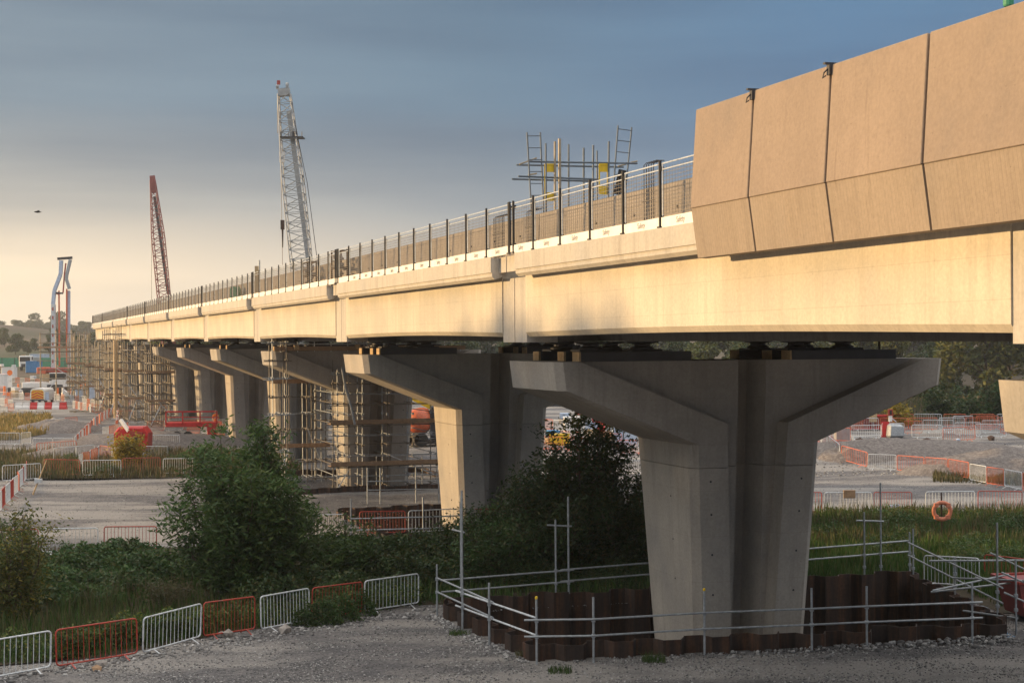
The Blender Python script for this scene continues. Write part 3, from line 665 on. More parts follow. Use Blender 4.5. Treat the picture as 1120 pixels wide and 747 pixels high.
# red plastic bin / skip beside it
t_ = thing('site_skip', 'dull red open skip behind the stair tubes at the right edge', 'skip', (15.0, 43.6, 0), .15)
m = MB().hexa([(-1,-.6,.15),(1,-.6,.15),(1,.6,.15),(-1,.6,.15)], [(-1.25,-.75,1.1),(1.25,-.75,1.1),(1.25,.75,1.1),(-1.25,.75,1.1)]); m.build('skip_body', plain('faded_red_plastic', (.26,.055,.05), .6), t_)
m = MB()
for a, b in (((-1.3,-.8),(1.3,-.8)),((1.3,-.8),(1.3,.8)),((1.3,.8),(-1.3,.8)),((-1.3,.8),(-1.3,-.8))): m.bar((*a,1.12),(*b,1.12),.08,.07)
m.build('skip_rim', M['red'], t_); MB().box((-.7,0,.07),(.1,1.1,.14)).box((.7,0,.07),(.1,1.1,.14)).build('skid', M['steeld'], t_)
# ------------------------------------------------------------------ pedestrian barriers
BW, BH = 2.1, 1.0
def barrier_meshes(mat, wob=0):
    r = .09; pts = []
    zlo, zhi = .12, BH
    for cx, cz, a0 in ((BW/2-.03-r, zhi-.02-r, 0), (-BW/2+.03+r, zhi-.02-r, 90), (-BW/2+.03+r, zlo+r, 180), (BW/2-.03-r, zlo+r, 270)):
        for k in range(4):
            a = math.radians(a0+k*30); pts.append((cx+r*math.cos(a), 0, cz+r*math.sin(a)))
    fr_ = MB().path(pts, .021, 8, True)
    br = MB()
    for k in range(1, 15): x = -BW/2+.03+k*(BW-.06)/15; br.tube((x,0,zlo+.01),(x,0,zhi-.03),.0085,5)
    ft = MB().bar((0,-.28,.015),(0,0,.14),.035,.012).bar((0,.28,.015),(0,0,.14),.035,.012)
    hk = MB().path([(BW/2-.01,0,.75),(BW/2+.04,0,.75),(BW/2+.04,0,.70)],.008,4).path([(-BW/2+.01,0,.45),(-BW/2-.03,0,.45)],.008,4)
    return fr_, br, ft, hk, mat
_bp = {}
def barrier(p, q, color, label, group, detail=True, lean=0, tint=None):
    c = (p+q)/2; L = math.hypot(q.x-p.x, q.y-p.y); rz = math.atan2(q.y-p.y, q.x-p.x)
    key = (color, detail)
    if key not in _bp:
        src = bpy.data.objects.new('pedestrian_barrier', None); COL.objects.link(src)
        a, b, f_, h, mt = barrier_meshes(M[color])
        if detail:
            a.build('barrier_frame', mt, src, smooth=True); b.build('infill_bars', mt, src)
            for sx in (-1, 1): o = f_.build('foot', mt, src); o.location.x = sx*(BW/2-.38)
            
        else:
            a.v += b.v[:0]; n = len(a.v)
            a.add(b.v, b.f); a.add([(x-.67,y,z) for x,y,z in f_.v], f_.f); a.add([(x+.67,y,z) for x,y,z in f_.v], f_.f)
            o = a.build('pedestrian_barrier', mt); bpy.data.objects.remove(src); src = o
        _bp[key] = src; o = src
    else: o = copy_tree(_bp[key])
    o.location = (c.x, c.y, c.z); o.rotation_mode = 'XYZ'
    slope = math.atan2(q.z-p.z, L) if L > .01 else 0
    o.rotation_euler = (lean, -slope, rz); o.scale = (L/BW, 1, 1)
    tag(o, label, 'barrier', group); return o
def Gt(px, py, off=0.0):             # ground point on the real terrain
    z = 0
    for _ in range(6): v = G(px, py, z+off); z = terr(v.x, v.y)
    v = G(px, py, z+off); v.z = terr(v.x, v.y); return v
# foreground row (bottom rail corners measured)
FG = [('galvw', (-44,752.5),(56.6,733.6), 'white barrier cut by the left edge of the picture'),
      ('red', (60.7,733.6),(151.7,718.5), 'red barrier with a stone at its foot, between white ones at the lower left'),
      ('galvw', (155.0,718.5),(220,700), 'white barrier tilted uphill between two red ones in the front row'),
      ('red', (222,700),(279.5,691.8), 'red barrier with two stones at its foot, in front of the willow'),
      ('galvw', (285,692.5),(339.5,681.5), 'short looking white barrier with a pale stone at its foot, in front of the willow'),
      ('red', (340,681),(396,673), 'red barrier overgrown by dark brambles'),
      ('galvw', (398,672.5),(458.5,663), 'white barrier at the right end of the front row beside the bramble bank')]
for k_, (c_, a, b, lab) in enumerate(FG): barrier(Gt(*a), Gt(*b), c_, lab, 'barriers along the front of the site track', lean=(.03,-.02,.05,0,-.04,.06,.02)[k_])
# stones at their feet
def stone(px, py, r, lab, mat='stone'):
    v = Gt(px, py); o = MB().rock((0,0,0), r, int(px), .75).build('stone', M[mat], smooth=False); o.location = (v.x, v.y, v.z+r*.42); tag(o, lab, 'stone', 'stones beside the barriers')
stone(111,729,.17,'pale round stone at the foot of the far left red barrier'); stone(106,733,.12,'small brown stone in front of the pale one at the left red barrier','board')
stone(242,696,.14,'left stone of the pair under the second red barrier'); stone(250,696,.17,'right stone of the pair under the second red barrier'); stone(312,692,.20,'pale angular stone under the middle white barrier')
W_, R_, O_ = 'galvw', 'red', 'orange'
rows = {
 'barriers behind the bramble bank on the left': [(R_,(-10,609),(43,607.5),'red barrier half behind the yellowing bush'),(W_,(45,607),(108,606),'white barrier rail showing above the brambles'),(R_,(113,604.5),(172,604),'red barrier between brambles and willow')],
 'barriers along the far side of the left gravel': [(W_,(2,528),(45,525),'white barrier by the leaning stake'),(R_,(48,520),(88,521),'dark red barrier left of the lone white one'),(W_,(90,521.5),(133,521),'lone white barrier on the far edge of the left gravel'),(R_,(134,519),(176,518),'dark red barrier right of the lone white one'),(W_,(178,519.5),(216,519),'white barrier with its right half behind the willow')],
 'barriers beyond the left verge': [(W_,(-6,487),(22,487),'white barrier before the golden grass'),(W_,(23,487),(34,486),'small looking end on white barrier before the golden grass'),(W_,(36,494),(58,494),'white barrier before the red crates'),(W_,(58,493.5),(80,493.5),'white barrier right of the red crates'),(W_,(164,490),(197,490),'white barrier right of the red drum machine'),(W_,(157,504),(184,504),'low white barrier before the red drum machine')],
 'barriers in front of the far piers': [(O_,(129,459.5),(146,459.5),'orange barrier left of the middle far pier'),(W_,(146,460),(169,460.5),'white barrier left of the red trailer'),(W_,(172,461),(197,461),'white barrier just before the red trailer'),(W_,(222,459),(244,459),'white barrier between the red trailer and the bright pier'),(O_,(244,458),(262,457),'orange barrier behind the willow top')],
 'front row of barriers on the right gravel': [(R_,(848,562),(899.5,562),'red barrier half hidden by the foreground pier'),(W_,(901,562.5),(954,562),'white barrier with a brown box hung on it'),(R_,(955.5,562),(998,562),'red barrier with a white sheet at its foot'),(W_,(1012,561.5),(1067,561),'white barrier with the lifebuoy'),(R_,(1069,560.5),(1118.5,561),'red barrier right of the lifebuoy'),(W_,(1119.5,561),(1172,562),'white barrier at the right edge')],
 'curving row of barriers before the gravel heap': [(R_,(893,497),(919,508),'red barrier behind the slanting white one'),(W_,(898,501),(918.5,508.5),'white barrier slanting beside the pier'),(O_,(919.5,509),(948.5,512.5),'orange barrier with a dark heap behind it'),(W_,(949,514.5),(980.5,515.5),'square looking white barrier between orange ones'),(O_,(981,516),(1011,518.5),'first of three orange barriers in a run'),(O_,(1011.8,518.5),(1036.6,520.5),'middle one of three orange barriers in a run'),(O_,(1037,520.5),(1060,525),'last of three orange barriers in a run'),(W_,(1060.5,526.5),(1078.8,530),'narrow looking white barrier over yellow grass'),(O_,(1079,530.5),(1098,533.5),'orange barrier between two narrow white ones'),(W_,(1098.6,533.5),(1118,537.5),'white barrier at the right end of the curving row'),(O_,(1118.5,538),(1134,541),'orange barrier cut by the right edge')],
 'barriers on the haul road bank': [(W_,(926,481),(964,480),'white barrier before the orange stack'),(W_,(964,478),(989,478),'white barrier round the grey bulk bag'),(O_,(989,475),(1009,475),'orange barrier right of the bulk bag'),(W_,(997,480),(1031,480),'pale low barrier in the nearer row of the bank'),(W_,(1009,474),(1043,474),'white barrier in the farther row of the bank'),(O_,(1031,484),(1067,485),'red barrier standing lowest on the bank'),(W_,(1044,477),(1073,477),'white barrier in the middle of the bank'),(W_,(1067,479),(1101,479),'pale barrier by the stub of concrete'),(W_,(1074,474.5),(1094,474.5),'white barrier overlapping its neighbour on the bank'),(O_,(1094,475),(1118,475),'orange barrier running behind the cropped pier'),(O_,(1119,476),(1140,476),'orange barrier cut off at the right edge')]}
det = {'barriers behind the bramble bank on the left','front row of barriers on the right gravel','curving row of barriers before the gravel heap'}
for gname, lst in rows.items():
    for c_, a, b, lab in lst: barrier(Gt(*a), Gt(*b), c_, lab, gname, True)
# runs of barriers (polyline through ground pixels), alternating
def run(pxs, cols, label, group, gap=.06, detail=False, seed=1):
    pts_ = [Gt(*p) for p in pxs]; rn = random.Random(seed); k = 0
    for a, b in zip(pts_[:-1], pts_[1:]):
        n_ = max(1, round((b-a).length/(BW+gap)))
        for j in range(n_):
            p, q = a.lerp(b, (j+.02)/n_), a.lerp(b, (j+.98)/n_); p.z = terr(p.x,p.y); q.z = terr(q.x,q.y)
            d = Vector((rn.uniform(-.1,.1), rn.uniform(-.15,.15), 0)); barrier(p+d, q-d, cols[k % len(cols)], label, group, detail); k += 1
run([(30,522),(22,535),(11,549),(-4,565)], [R_,W_], 'barrier in the line running towards the camera at the left edge', 'barriers running along the left edge', detail=True)
run([(128,453),(112,461),(102,470),(92,481),(82,492)], [O_,W_], 'far barrier in the slanting run left of the red drum machine', 'slanting run of far barriers', seed=2)
run([(80,447),(100,452),(128,452)], [W_,O_], 'far barrier behind the white notice board', 'far barriers by the notice board', seed=3)
run([(0,436),(34,438)], [W_,O_,W_], 'far barrier left of the striped van', 'far barriers left of the van', seed=4)
run([(56,438),(98,442)], [W_,W_,O_], 'far barrier right of the striped van', 'far barriers right of the van', seed=5)
run([(0,424),(50,426)], [W_,O_], 'tiny far barrier beyond the striped van', 'tiny far barriers beyond the van', seed=6)
for k_, (pl_, cc_) in enumerate((([(58,470),(84,467)],[W_,O_]), ([(60,506),(104,502)],[W_,W_,O_]), ([(128,472),(129,455)],[O_,W_]), ([(180,446),(246,449)],[W_,O_,W_]), ([(205,474),(262,478)],[O_,W_]), ([(0,452),(16,450)],[W_,O_]), ([(0,430),(28,431)],[O_,W_]), ([(58,430),(110,436)],[W_,O_,O_]), ([(110,441),(150,443)],[O_,O_,W_]), ([(40,500),(84,497)],[O_,W_]), ([(86,515),(110,503),(150,509)],[W_,O_]))):
    run(pl_, cc_, 'red or white barrier in the crowded far left of the site', 'crowd of barriers in the far left of the site', seed=30+k_)
for k_, (pl_, cc_) in enumerate((([(900,471),(1120,471)],[O_,W_,O_]), ([(910,487),(930,484)],[O_,W_]), ([(1040,469),(1120,468)],[W_,O_]), ([(590,484),(706,488)],[W_,O_]), ([(590,492),(706,497)],[O_,O_,W_]), ([(590,516),(706,520)],[W_,O_]))):
    run(pl_, cc_, 'red or white barrier in the crowded rows beyond the foreground pier', 'crowded barriers beyond the foreground pier', seed=50+k_)
run([(0,444),(14,446)], [W_,O_], 'far barrier at the left end of the red and white block row', 'far barriers left of the block row', seed=14)
run([(90,444),(128,449),(165,452),(215,453)], [W_,O_,W_,W_], 'barrier in the row before the ninth and eighth piers', 'second row of barriers before the far piers', seed=11)
run([(112,480),(140,474),(200,471),(250,470)], [W_,O_], 'barrier on the gravel between the drum machine and the far piers', 'barriers behind the drum machine', seed=12)
run([(0,458),(40,459)], [W_,W_,O_], 'barrier before the striped block row at the left edge', 'barriers above the golden grass', seed=13)
run([(80,430),(160,436),(230,440)], [O_,W_,W_], 'small barrier among the feet of the far falsework', 'barriers among the falsework', seed=7)
run([(590,470),(700,474)], [O_,W_], 'barrier seen beyond the dark tree between the near piers', 'barriers beyond the dark tree', seed=8)
run([(590,500),(700,505)], [O_,W_,W_], 'nearer barrier seen through the dark tree', 'nearer barriers beyond the dark tree', seed=9)
run([(905,466),(925,468),(1000,466),(1120,467)], [O_,O_,W_], 'barrier in the farthest row on the haul road bank', 'farthest row of barriers on the right', seed=10)
# barriers round pit 2 and 3
barrier(Gt(446,585), Gt(504,582), W_, 'white barrier standing before the pit of the third pier', 'barriers round the middle pits')
barrier(Gt(393,586), Gt(444,585), R_, 'dark red barrier left of the white one at the third pier pit', 'barriers round the middle pits')
barrier(Gt(345,590), Gt(376,589), W_, 'white barrier right of the willow before the third pier pit', 'barriers round the middle pits')
barrier(Gt(512,583), Gt(560,582), R_, 'dark red barrier against the foot of the third pier', 'barriers round the middle pits')
# two at the right corner of pit 1
barrier(Gt(1010,641), Gt(1072,645), W_, 'white barrier behind the right corner of the sheet pile pit', 'barriers at the right corner of the pit')
barrier(Gt(1076,640), Gt(1150,650), R_, 'red barrier behind the stair tubes', 'barriers at the right corner of the pit')
# handrails round the middle pits
def rail_run(pxs, label, h=1.1, hp=1.6, name='tube_handrail'):
    pp = [Gt(*p) for p in pxs]; posts = [(p.x, p.y, p.z, p.z+hp) for p in pp]; rl = []
    for a, b in zip(pp[:-1], pp[1:]):
        for z in (h, h*.62): rl.append(((a.x,a.y-.06,a.z+z),(b.x,b.y-.06,b.z+z)))
    t_ = thing(name, label, 'handrail', (posts[0][0], posts[0][1], posts[0][2]))
    for (x,y,z0,z1) in posts: MB().tube((x,y,z0),(x,y,z1),.03,6).build('post', M['galv'], t_, world=True)
    for a, b in rl: MB().tube(a, b, .028, 6).build('rail', M['galv'], t_, world=True)
    return t_
rail_run([(384,600),(463,598),(504,596)], 'galvanised handrail before the third pier pit, nearest to the camera', 1.15, 1.9)
rail_run([(402,551),(416,551),(455,550),(480,550)], 'galvanised handrail with tall posts on the lit gravel strip', 1.1, 1.75)
rail_run([(365,534),(412,534),(462,533),(490,533)], 'galvanised handrail at the foot of the scaffold cage', 1.1, 1.7)
# lifebuoy, hung box, sheet
v = Gt(1030,594); t_ = thing('lifebuoy', 'orange ring lifebuoy on a post before the white barrier', 'lifebuoy', (v.x, v.y, v.z))
kk = F/v.y; zc = (594-559)/kk+.02
m = MB(); N = 28; rings = []
for i in range(N):
    a = 2*PI*i/N; c0 = Vector((.32*math.cos(a), -.08, zc+.32*math.sin(a))); d = Vector((math.cos(a),0,math.sin(a)))
    rings.append([c0+d*.08*math.cos(b)+Vector((0,.055*math.sin(b),0)) for b in [2*PI*j/10 for j in range(10)]])
rings.append(rings[0]); m.loft(rings, cap=False).build('ring', M['faded'], t_, smooth=True)
for a in (45,135,225,315):
    a = math.radians(a); MB().box((.32*math.cos(a), -.08, zc+.32*math.sin(a)), (.15,.17,.15)).build('band', M['faded'], t_)
MB().tube((0,0,0),(0,0,1.95),.03,8).build('post', M['rust'], t_)
v = Gt(928.5,562); o = MB().box((0,0,0),(.52,.14,.36)).box((0,-.075,0),(.44,.02,.28)).build('brown_box', M['board']); o.location = (v.x, v.y-.1, 1.0-.12); tag(o, 'brown box hung on the white barrier right of the foreground pier', 'box')
v = Gt(975.5,560); m = MB(); N = 6
for i in range(N+1):
    for j in range(4): pass
m.hexa([(-.3,-.05,0),(.28,-.08,0),(.3,.2,0),(-.3,.18,0)], [(-.24,.02,.36),(.3,.02,.40),(.28,.16,.38),(-.22,.14,.34)])
o = m.build('plastic_sheet', M['bluegrey'], bevel=.03); o.location = v-Vector((0,.3,0)); tag(o, 'crumpled pale sheet on the gravel before the red barrier', 'sheet')
# ------------------------------------------------------------------ foliage
M['weed'] = leafmat('weed_leaves', [(.03,.065,.02), (.06,.11,.03), (.11,.15,.035), (.17,.16,.03)])
def leaves(name, C, N_, size, asp, mat, parent=None, loc=(0,0,0), spread=None, up=.0, rng=RNG):
    """C: (m,3) leaf positions; every leaf a folded quad of its own"""
    n = len(C); a = rng.uniform(0, 2*PI, n); el = rng.uniform(-1, 1, n)*.9+up
    d = np.stack([np.cos(a)*np.cos(el), np.sin(a)*np.cos(el), np.sin(el)], 1)
    r = rng.normal(size=(n,3)); s_ = np.cross(d, r); s_ /= np.linalg.norm(s_, axis=1)[:,None]+1e-9
    L = size*rng.uniform(.6, 1.35, n)[:,None]; W = L*asp
    V = np.stack([C-d*L/2, C+s_*W/2, C+d*L/2, C-s_*W/2], 1).reshape(-1,3)
    Fq = np.arange(n*4).reshape(-1,4)
    return npmesh(name, V, Fq, mat, parent, loc)
def skeleton(rnd, h, spread, stems, lean=0, sub=7, base_r=.05):
    """stems with side twigs: returns tube mesh and tip clump centres"""
    m = MB(); tips = []
    for k in range(stems):
        a = rnd.uniform(0, 2*PI); r = spread*rnd.uniform(.15, 1)**.8; hh = h*rnd.uniform(.62, 1)*(1-.35*(r/spread)**2)
        p = Vector((rnd.uniform(-.25,.25)*spread*.4, rnd.uniform(-.25,.25)*spread*.4, 0)); e = Vector((r*math.cos(a)+lean*hh, r*math.sin(a), hh)); n = 7; prev = p; pts = [p]
        for i in range(1, n+1):
            f = i/n; q = p.lerp(e, f); q.x += (e.x-p.x)*(f**.6-f)*.6+rnd.uniform(-.1,.1); q.y += (e.y-p.y)*(f**.6-f)*.6+rnd.uniform(-.1,.1); pts.append(q)
        for i in range(n): m.tube(pts[i], pts[i+1], base_r*(1-.8*i/n), 5, base_r*(1-.8*(i+1)/n))
        for i in range(1, n+1):
            for j in range(sub):
                b = rnd.uniform(0, 2*PI); ln = rnd.uniform(.3, .95)*spread*.34*(1.15-.6*i/n); q = pts[i]+Vector((math.cos(b)*ln, math.sin(b)*ln, rnd.uniform(-.1,.5)*ln))
                if rnd.random() < .5: m.tube(pts[i], q, base_r*.22, 4, base_r*.08)
                tips.append((q, ln)); tips.append((pts[i].lerp(q, .5), ln*.7))
    return m, tips
def shrub(name, label, cat, loc, h, spread, stems, nleaf, size, asp, mat, seed, sub=7, lean=0, group=None, clump=.26, zmin=.15, trunk='stem', crown='foliage', base_r=.05, droop=0):
    rnd = random.Random(seed); rng = np.random.default_rng(seed)
    t_ = thing(name, label, cat, loc, 0, group); m, tips = skeleton(rnd, h, spread, stems, lean, sub, base_r)
    m.build(trunk, M['bark'], t_)
    w_ = np.array([max(.05, l_) for _, l_ in tips])*np.array([rnd.uniform(.2,1.6) for _ in tips]); w_ /= w_.sum()
    idx = rng.choice(len(tips), nleaf, p=w_); B = np.array([tuple(q) for q, _ in tips])[idx]
    C = B + rng.normal(size=(nleaf,3))*clump*np.array([1,1,.8]); C[:,2] -= droop*np.abs(rng.normal(size=nleaf))
    C = C[C[:,2] > zmin]
    leaves(crown, C, None, size, asp, M[mat] if isinstance(mat, str) else mat, t_, rng=rng); return t_
# willow left of the pit
v = G(268, 655); shrub('willow_bush', 'big bushy green willow behind the front barriers, left of the middle', 'bush', (v.x, v.y, 0), 5.5, 2.25, 32, 48000, .20, .27, 'willow', 11, 8, clump=.19, zmin=.1)
# taller spindly top shoots of the willow + its right hand companion
v = G(362, 640); shrub('willow_bush', 'lower willow bush leaning out right of the big willow', 'bush', (v.x, v.y, 0), 2.2, 1.5, 14, 11000, .19, .27, 'willow', 12, 7, clump=.21)
# dark tree between the piers
v = G(640, 632); shrub('dark_tree', 'dark thin leaved tree standing between the foreground pier and the third pier', 'tree', (v.x, v.y, 0), 5.9, 2.3, 24, 30000, .17, .38, 'darkleaf', 21, 8, clump=.20, base_r=.06)
v = G(560, 637); shrub('dark_shrub', 'rounded dark green shrub behind the tall scaffold tubes', 'bush', (v.x, v.y, 0), 2.7, 1.9, 18, 24000, .12, .4, 'bramble', 22, 7, clump=.25)
v = G(690, 640); shrub('dark_shrub', 'black looking shrub close behind the left side of the foreground pier', 'bush', (v.x, v.y+1, 0), 3.9, 1.5, 14, 22000, .13, .4, 'darkleaf', 23, 7, clump=.27)
v = G(525, 640); shrub('dark_shrub', 'low dark shrub before the foot of the third pier', 'bush', (v.x, v.y+2, 0), 2.3, 2.0, 16, 20000, .13, .42, 'darkleaf', 24, 7, clump=.22)
v = G(600, 632); shrub('dark_shrub', 'broad dark shrub filling the space left of the dark tree', 'bush', (v.x, v.y, 0), 3.9, 2.3, 20, 26000, .15, .4, 'darkleaf', 25, 7, clump=.22)
# left edge yellowing bush
v = G(4, 690); shrub('yellowing_bush', 'yellow tinged bush at the left edge behind the white barrier', 'bush', (v.x-.1, v.y+1.5, 0), 3.5, 1.2, 12, 8500, .13, .35, 'yleaf', 31, 6, clump=.24)
v = G(14, 640); shrub('green_bush', 'leafy green bush beneath the yellowing one at the left edge', 'bush', (v.x-.6, v.y, 0), 2.2, 1.5, 14, 12000, .12, .35, 'bramble', 32, 6, clump=.3)
v = G(147, 512); shrub('golden_bush', 'small golden leaved bush before the red drum machine', 'bush', (v.x, v.y-1, 0), 2.3, 1.1, 10, 5000, .16, .6, 'gold', 33, 6, clump=.3)
v = G(150, 682); shrub('reddish_shrub', 'low russet shrub behind the tilted white barrier', 'bush', (v.x+.3, v.y+2.2, 0), 1.0, .8, 8, 5000, .08, .3, 'grassy', 34, 6, clump=.16, base_r=.02)
# bramble mounds (they read as one mass)
def mass(name, blobs, n, size, asp, mat, seed, zfun=True):
    rng = np.random.default_rng(seed); out = []
    vol = np.array([b[2]*b[3]*b[4] for b in blobs])**.75; vol /= vol.sum(); cnt = (vol*n).astype(int)
    for (x, y, rx, ry, h), c in zip(blobs, cnt):
        d = rng.normal(size=(c,3)); d /= np.linalg.norm(d, axis=1)[:,None]; d[:,2] = np.abs(d[:,2])
        r = rng.uniform(.55, 1.06, c)**.6; bump = 1+.16*np.sin(d[:,0]*7+x*3)*np.cos(d[:,1]*6+y)+.10*np.sin(d[:,2]*11+d[:,0]*13+x)
        Cc = d*(r*bump)[:,None]*np.array([rx, ry, h]) + np.array([x, y, 0]); out.append(Cc)
    C = np.concatenate(out); C[:,2] += np.array([terr(a,b) for a,b in C[::max(1,len(C)//50),:2]]).mean()
    C = C[C[:,2] > .02]; o = leaves(name, C, None, size, asp, M[mat], rng=rng); return tag(o, kind='stuff')
rnd = random.Random(5); bl = []
for px, py, rx, h in ((45,652,1.5,1.5),(70,640,1.6,1.7),(100,632,1.8,1.75),(132,628,1.6,1.8),(160,636,1.5,1.5),(120,648,1.6,1.1),(80,662,1.4,1.0),(190,634,1.3,1.3),(30,668,1.3,1.2)):
    v = G(px, py); bl.append((v.x, v.y, rx, rx*.9, h*.62))
tag(mass('bramble_mound', bl, 46000, .15, .5, 'bramble', 41), 'dark bramble thicket between the left gravel and the front barriers', 'brambles')
bl = []
for px, py, rx, h in ((385,610,1.5,1.2),(420,606,1.6,1.1),(455,604,1.7,1.2),(490,606,1.6,1.1),(525,612,1.5,1.2),(400,628,1.4,1.3),(440,632,1.5,1.2),(475,634,1.3,1.1),(430,648,1.1,.9),(330,650,1.3,1.4),(300,660,1.2,1.3),(345,664,1.0,.9),(380,652,1.3,1.2)):
    v = G(px, py+8); bl.append((v.x, v.y, rx, rx*.8, h*.8))
tag(mass('bramble_bank', bl, 46000, .14, .5, 'darkleaf', 42), 'dense dark bramble bank before the third pier', 'brambles')
bl = []
for px, py, rx, h in ((352,690,.6,.75),(372,686,.6,.8),(392,680,.55,.75),(362,674,.6,.9),(332,692,.4,.5)):
    v = G(px, py-6); bl.append((v.x, v.y+.1, rx, rx*.5, h))
tag(mass('bramble_tangle', bl, 9000, .07, .6, 'bramble', 43), 'green bramble tangle growing through the overgrown red barrier', 'brambles')
bl = []
for k in range(26):
    px = rnd.uniform(540,710); py = rnd.uniform(608,645); v = G(px, py); bl.append((v.x, v.y, rnd.uniform(.8,1.4), .9, rnd.uniform(.5,1.0)))
tag(mass('undergrowth', bl, 30000, .09, .5, 'darkleaf', 44), 'dark undergrowth below the dark tree', 'undergrowth')
# grasses
def grass(name, poly, n, h0, h1, mat, seed, w=.022, clumpy=.5, lean=.35, avoid=None, label=None):
    rng = np.random.default_rng(seed); pp = [Vector(p) for p in poly]; xs = [p[0] for p in poly]; ys = [p[1] for p in poly]; P_ = []
    rr = random.Random(seed)
    while len(P_) < n:
        x, y = rr.uniform(min(xs), max(xs)), rr.uniform(min(ys), max(ys))
        if not inpoly(Vector((x,y)), pp): continue
        k = noise.noise(Vector((x*.7, y*.7, seed)))
        if k < -.5+clumpy*rr.random()*1.2-.15: continue
        P_.append((x, y, k))
    A = np.array(P_); Z = np.array([terr(a,b) for a,b,_ in P_]); n = len(A)
    H = (h0+(h1-h0)*rng.random(n)**1.5)*(1+.7*A[:,2]); az = rng.uniform(0,2*PI,n); an = rng.uniform(0,2*PI,n); ln = rng.uniform(0,lean,n)*H
    base = np.stack([A[:,0],A[:,1],Z],1); s_ = np.stack([np.cos(az),np.sin(az),np.zeros(n)],1)*w*rng.uniform(.6,1.4,n)[:,None]
    dn = np.stack([np.cos(an)*ln,np.sin(an)*ln,H],1); mid = base+dn*np.array([.35,.35,.6])
    V = np.stack([base-s_, base+s_, mid+s_*.8, base+dn, mid-s_*.8],1).reshape(-1,3)
    Fq = np.arange(n*5).reshape(-1,5); o = npmesh(name, V, Fq, M[mat]); return tag(o, label, 'grass', kind='stuff')
FRONT = [(-26,37.2),(-13.2,37.6),(-10.2,38.9),(-8.3,41.0),(-6.5,43.0),(-5.2,44.3),(-3.0,46.3),(-1.9,46.3),(3,47.8),(11.5,50.2),(11,53),(0,53),(-8,50),(-14,49),(-26,48)]
grass('weeds', FRONT, 26000, .15, .6, 'grassg', 51, .014, label='green weeds and grass behind the front barriers')
grass('tall_grass', [(-26,37.6),(-13.2,38),(-10,39.3),(-7,43),(-5,45),(-8,48),(-26,47)], 5000, .4, .95, 'grassy', 52, .009, label='thin dry grass stems behind the front barriers')
leaves_pts = []
rr = random.Random(9)
for k in range(24000):
    f = rr.random(); px = rr.choice((rr.uniform(0,460), rr.uniform(60,160), rr.uniform(160,230)))
    x = (px-560)/41; y = 38.2+max(0,(px-60))*.019+rr.uniform(.15,1.4); x = (px-560)/F*y
    leaves_pts.append((x, y, terr(x,y)+rr.uniform(.05,.75)*(.5+.5*noise.noise(Vector((x*2,y*2,0)))+.3)))
tag(leaves('leafy_weeds', np.array(leaves_pts), None, .09, .55, M['weed']), 'broad leaved weeds right behind the front barriers', 'weeds', kind='stuff')
RB = [(9.5,50.2),(13.9,49.0),(14.2,45.4),(32,46.5),(32,68.5),(16,69),(8.5,66.5)]
grass('bank_grass', RB, 60000, .22, .62, 'grassg', 53, .02, label='green grass on the bank right of the foreground pier')
grass('bank_seedheads', [(9,58),(32,58),(32,69.3),(16,69.8),(8,67.3)], 14000, .35, .75, 'grassy', 54, .012, label='brown seed heads along the top of the right bank')
bl = []
for k in range(34):
    x = rnd.uniform(10,26); y = rnd.uniform(52,66); bl.append((x, y, rnd.uniform(.5,1.3), rnd.uniform(.5,1.0), rnd.uniform(.4,1.0)))
tag(mass('bank_brambles', bl, 34000, .10, .5, 'bramble', 45), 'low brambles on the right bank', 'brambles')
bl = []
for k in range(16):
    x = rnd.uniform(9.5,26); y = rnd.uniform(64,68.5); bl.append((x, y, rnd.uniform(.4,.8), .5, rnd.uniform(.4,.8)))
tag(mass('autumn_weeds', bl, 9000, .09, .5, 'yleaf', 46), 'yellowing weeds along the top of the right bank', 'weeds')
grass('dry_grass', VEG_DRY, 30000, .2, .7, 'grassy', 55, .022, label='dry brown grass verge beyond the left gravel')
grass('golden_grass', VEG_GOLD, 22000, .35, .8, 'goldg', 56, .07, .2, label='golden rough grass before the site entrance on the left')
bl = []
for k in range(30):
    x = rnd.uniform(-44,-18); y = rnd.uniform(93,110); bl.append((x, y, rnd.uniform(.6,1.6), .9, rnd.uniform(.3,.7)))
tag(mass('verge_weeds', bl, 14000, .16, .5, 'bramble', 47), 'green weeds in the dry verge on the left', 'weeds')
grass('yellow_grass', [(23,85),(31,81),(33,86),(28,90),(24,89)], 6000, .15, .4, 'grassy', 57, .02, label='yellow grass under the curving row of barriers')
grass('meadow_grass', [(30,126),(60,124),(130,140),(130,200),(26,200),(24,140)], 34000, .3, .8, 'grassy', 58, .09, .1, label='rough brown meadow beyond the haul road')
def cl(px, py, mat, h, s, lab, seed):
    v = Gt(px, py); shrub('field_shrub', lab, 'bush', (v.x, v.y, v.z), h, s, 8, 2600, .3, .6, mat, seed, 6, clump=.4, group=None)
cl(1033,460,'wood',3.6,1.7,'pale green shrub in the rough meadow, left of the cropped pier',61)
cl(1086,462,'darkleaf',3.2,2.2,'dark shrub in the meadow beside the cropped pier',62)
cl(1062,462,'darkleaf',2.0,1.6,'low dark shrub in the meadow between two larger ones',63)
cl(984,466,'gold',1.5,.9,'small golden bush beyond the orange barriers on the bank',64)
cl(1112,462,'darkleaf',3.0,2.0,'dark shrub behind the cropped pier stub',65)
